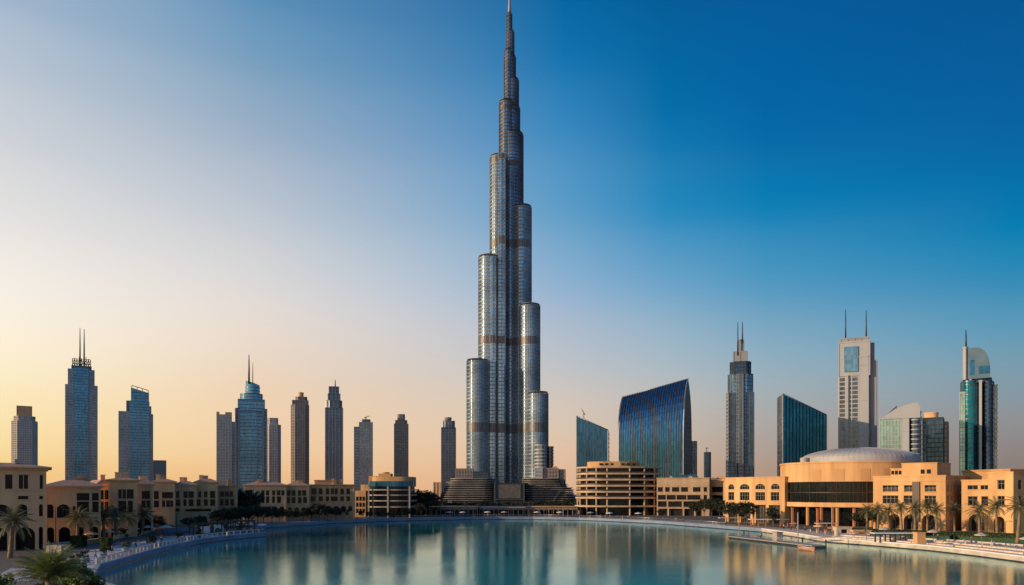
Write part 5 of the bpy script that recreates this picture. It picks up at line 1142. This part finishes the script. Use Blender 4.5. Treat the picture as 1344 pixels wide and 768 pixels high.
# ------------------------------------------------------------------ small things on the quays
def lounger(x, y, rz, label, group, z0):
    root = empty('sun_lounger', label, 'lounger', (x, y, z0), rz, group); f = MB(); f.box(-.33,.33,-1,.55,.28,.36); f.build('frame', M['wood'], root)
    c = MB(); c.box(-.3,.3,-.98,.4,.363,.45); c.poly([(-.3,.4,.4),(.3,.4,.4),(.3,.95,.8),(-.3,.95,.8)]); c.poly([(-.3,.42,.34),(.3,.42,.34),(.3,.97,.74),(-.3,.97,.74)]); c.build('cushion', M['canvas'], root)
    for sx_ in (-.28,.28):
        for sy_ in (-.9,.45): l = MB(); l.box(sx_-.03,sx_+.03,sy_-.03,sy_+.03,0,.28); l.build('leg', M['wood'], root)
P = offset_line(shore_right[3:8], 8.6)
for i in range(14):
    s_ = (i+.5)/14*(len(P)-1); k = int(s_); a, b = Vector(P[k]), Vector(P[k+1]); p = a.lerp(b, s_-k); rz = math.atan2((b-a).y, (b-a).x)
    if i % 3 < 2: lounger(p.x, p.y, rz+math.pi/2+.1*(i % 4), f'white cushioned lounger, {ordinal(i)} place from the left along the right quay terrace', 'white loungers on the right quay terrace', G+.72)
    else: parasol(p.x, p.y, f'pale parasol at the {ordinal(i)} place from the left on the right quay terrace', 'pale parasols on the right quay terrace', 'quayw', 2.6, 1.5, G+.72)
def planter(x, y, label, group, r_=.7):
    root = empty('planter', label, 'planter', (x, y, G+.02), x, group); p = MB(); p.prism(slab_poly(0,0,r_,r_,2,14), 0, .8, top=slab_poly(0,0,r_*1.2,r_*1.2,2,14)); p.build('pot', M['quay'], root)
    c = leaf_cloud(int(abs(x)*10), r_*1.3, r_*1.3, .9, 14, 40, .12, .35); c.build('plant', M['hedge'], root, (0,0,1.5))
P = offset_line(shore_left[2:], 4.2)
for i in range(9):
    s_ = (i+.3)/9*(len(P)-1); k = int(s_); p = Vector(P[k]).lerp(Vector(P[k+1]), s_-k); planter(p.x, p.y, f'stone planter, {ordinal(i)} from the left along the left promenade', 'planters on the left promenade')
P = offset_line([shore_right[1], shore_right[2], shore_right[3]], 7)
for i in range(7):
    s_ = (i+.4)/7*2; k = int(s_); p = Vector(P[k]).lerp(Vector(P[k+1]), s_-k); t, _ = combos[i]
    table(p.x, p.y, f'small table, {ordinal(i)} from the left on the terrace behind the dock', 'tables on the terrace behind the dock'); chair(p.x+.8, p.y, -math.pi/2, f'dark chair right of the {ordinal(i)} table behind the dock', 'chairs behind the dock')
    if i % 2: parasol(p.x-.3, p.y+1.8, f'{("red brown","tan")[i % 4 // 2]} parasol behind the {ordinal(i)} table near the dock', 'parasols behind the dock', ('terra','sand2')[i % 4 // 2])
for i, (px, Y) in enumerate([(590,382),(607,381),(640,384),(662,384),(705,383),(735,381),(775,374),(800,366),(838,362)]):
    parasol(X(px,Y), Y, f'cream parasol, {ordinal(i)} from the left along the far promenade', 'parasols on the far promenade', 'canvas' if i % 3 else 'quayw', 2.8, 1.8)

a, b = tl.A.lerp(tl.B, .05), tl.A.lerp(tl.B, .55); strip_hedge(tuple(a+Vector((.6,1.2))), tuple(b+Vector((.6,1.2))), 1.2, 1.0, 'dark planting along the top of the low arched terrace wall, left stretch', z=G+tH+.6)
a, b = tl.A.lerp(tl.B, .62), tl.A.lerp(tl.B, .93); strip_hedge(tuple(a+Vector((.6,1.2))), tuple(b+Vector((.6,1.2))), 1.2, .8, 'dark planting along the top of the low arched terrace wall, right stretch', z=G+tH+.6)

rq = random.Random(5)
for o in [o for o in sc.objects if o.parent is None and o.name.startswith('waterfront_building')]:
    co = [c for c in o.children if c.name.startswith('cornice')]
    if not co: continue
    zs = [v.co.z for v in co[0].data.vertices]; xs = [v.co.x for v in co[0].data.vertices]; ht = max(zs); wd = max(xs)-1
    for k in range(rq.randint(2, 3) if o.name != 'waterfront_building' else 0):
        x = rq.uniform(1, max(1.5, wd-3)); w = rq.uniform(.9, 2.4); h = rq.uniform(1.9, 2.6); y = rq.uniform(2.5, 6)
        mb = MB(); mb.box(x, x+w, y, y+w, ht-.3, ht+h); mb.box(x-.12, x+w+.12, y-.12, y+w+.12, ht+h+.003, ht+h+.16); mb.build('chimney' if w < 1.5 else 'stair_house', M[('sand','sand2','sand3')[k % 3]], o)
    # pilasters between the bays
    hh = min(zs)
    for k in range(3):
        x = (.03, .985)[k]*wd if k < 2 else None
        if x is None: continue
        mb = MB(); mb.box(x-.25, x+.25, -.16, -.005, 0, hh-.02); mb.build('pilaster', M['sand2'], o)

crowd(14, shore_left[2:6], 6, 'strolling near the left railing', 'people strolling near the left railing')
for i, (px, Y) in enumerate([(108,196),(128,206),(148,215),(163,222),(182,232),(192,240)]):
    parasol(X(px,Y)+5.5, Y-6, f'{("tan","cream","dark")[i % 3]} parasol, {ordinal(i)} from the left before the left arcades', 'parasols before the left arcades', ('sand','canvas','wood')[i % 3], 2.7, 1.9)
    table(X(px,Y)+6.5, Y-7.5, f'cafe table beside the {ordinal(i)} parasol before the left arcades', 'tables before the left arcades'); chair(X(px,Y)+7.4, Y-7.5, -1.57, f'chair at the {ordinal(i)} cafe table before the left arcades', 'chairs before the left arcades')
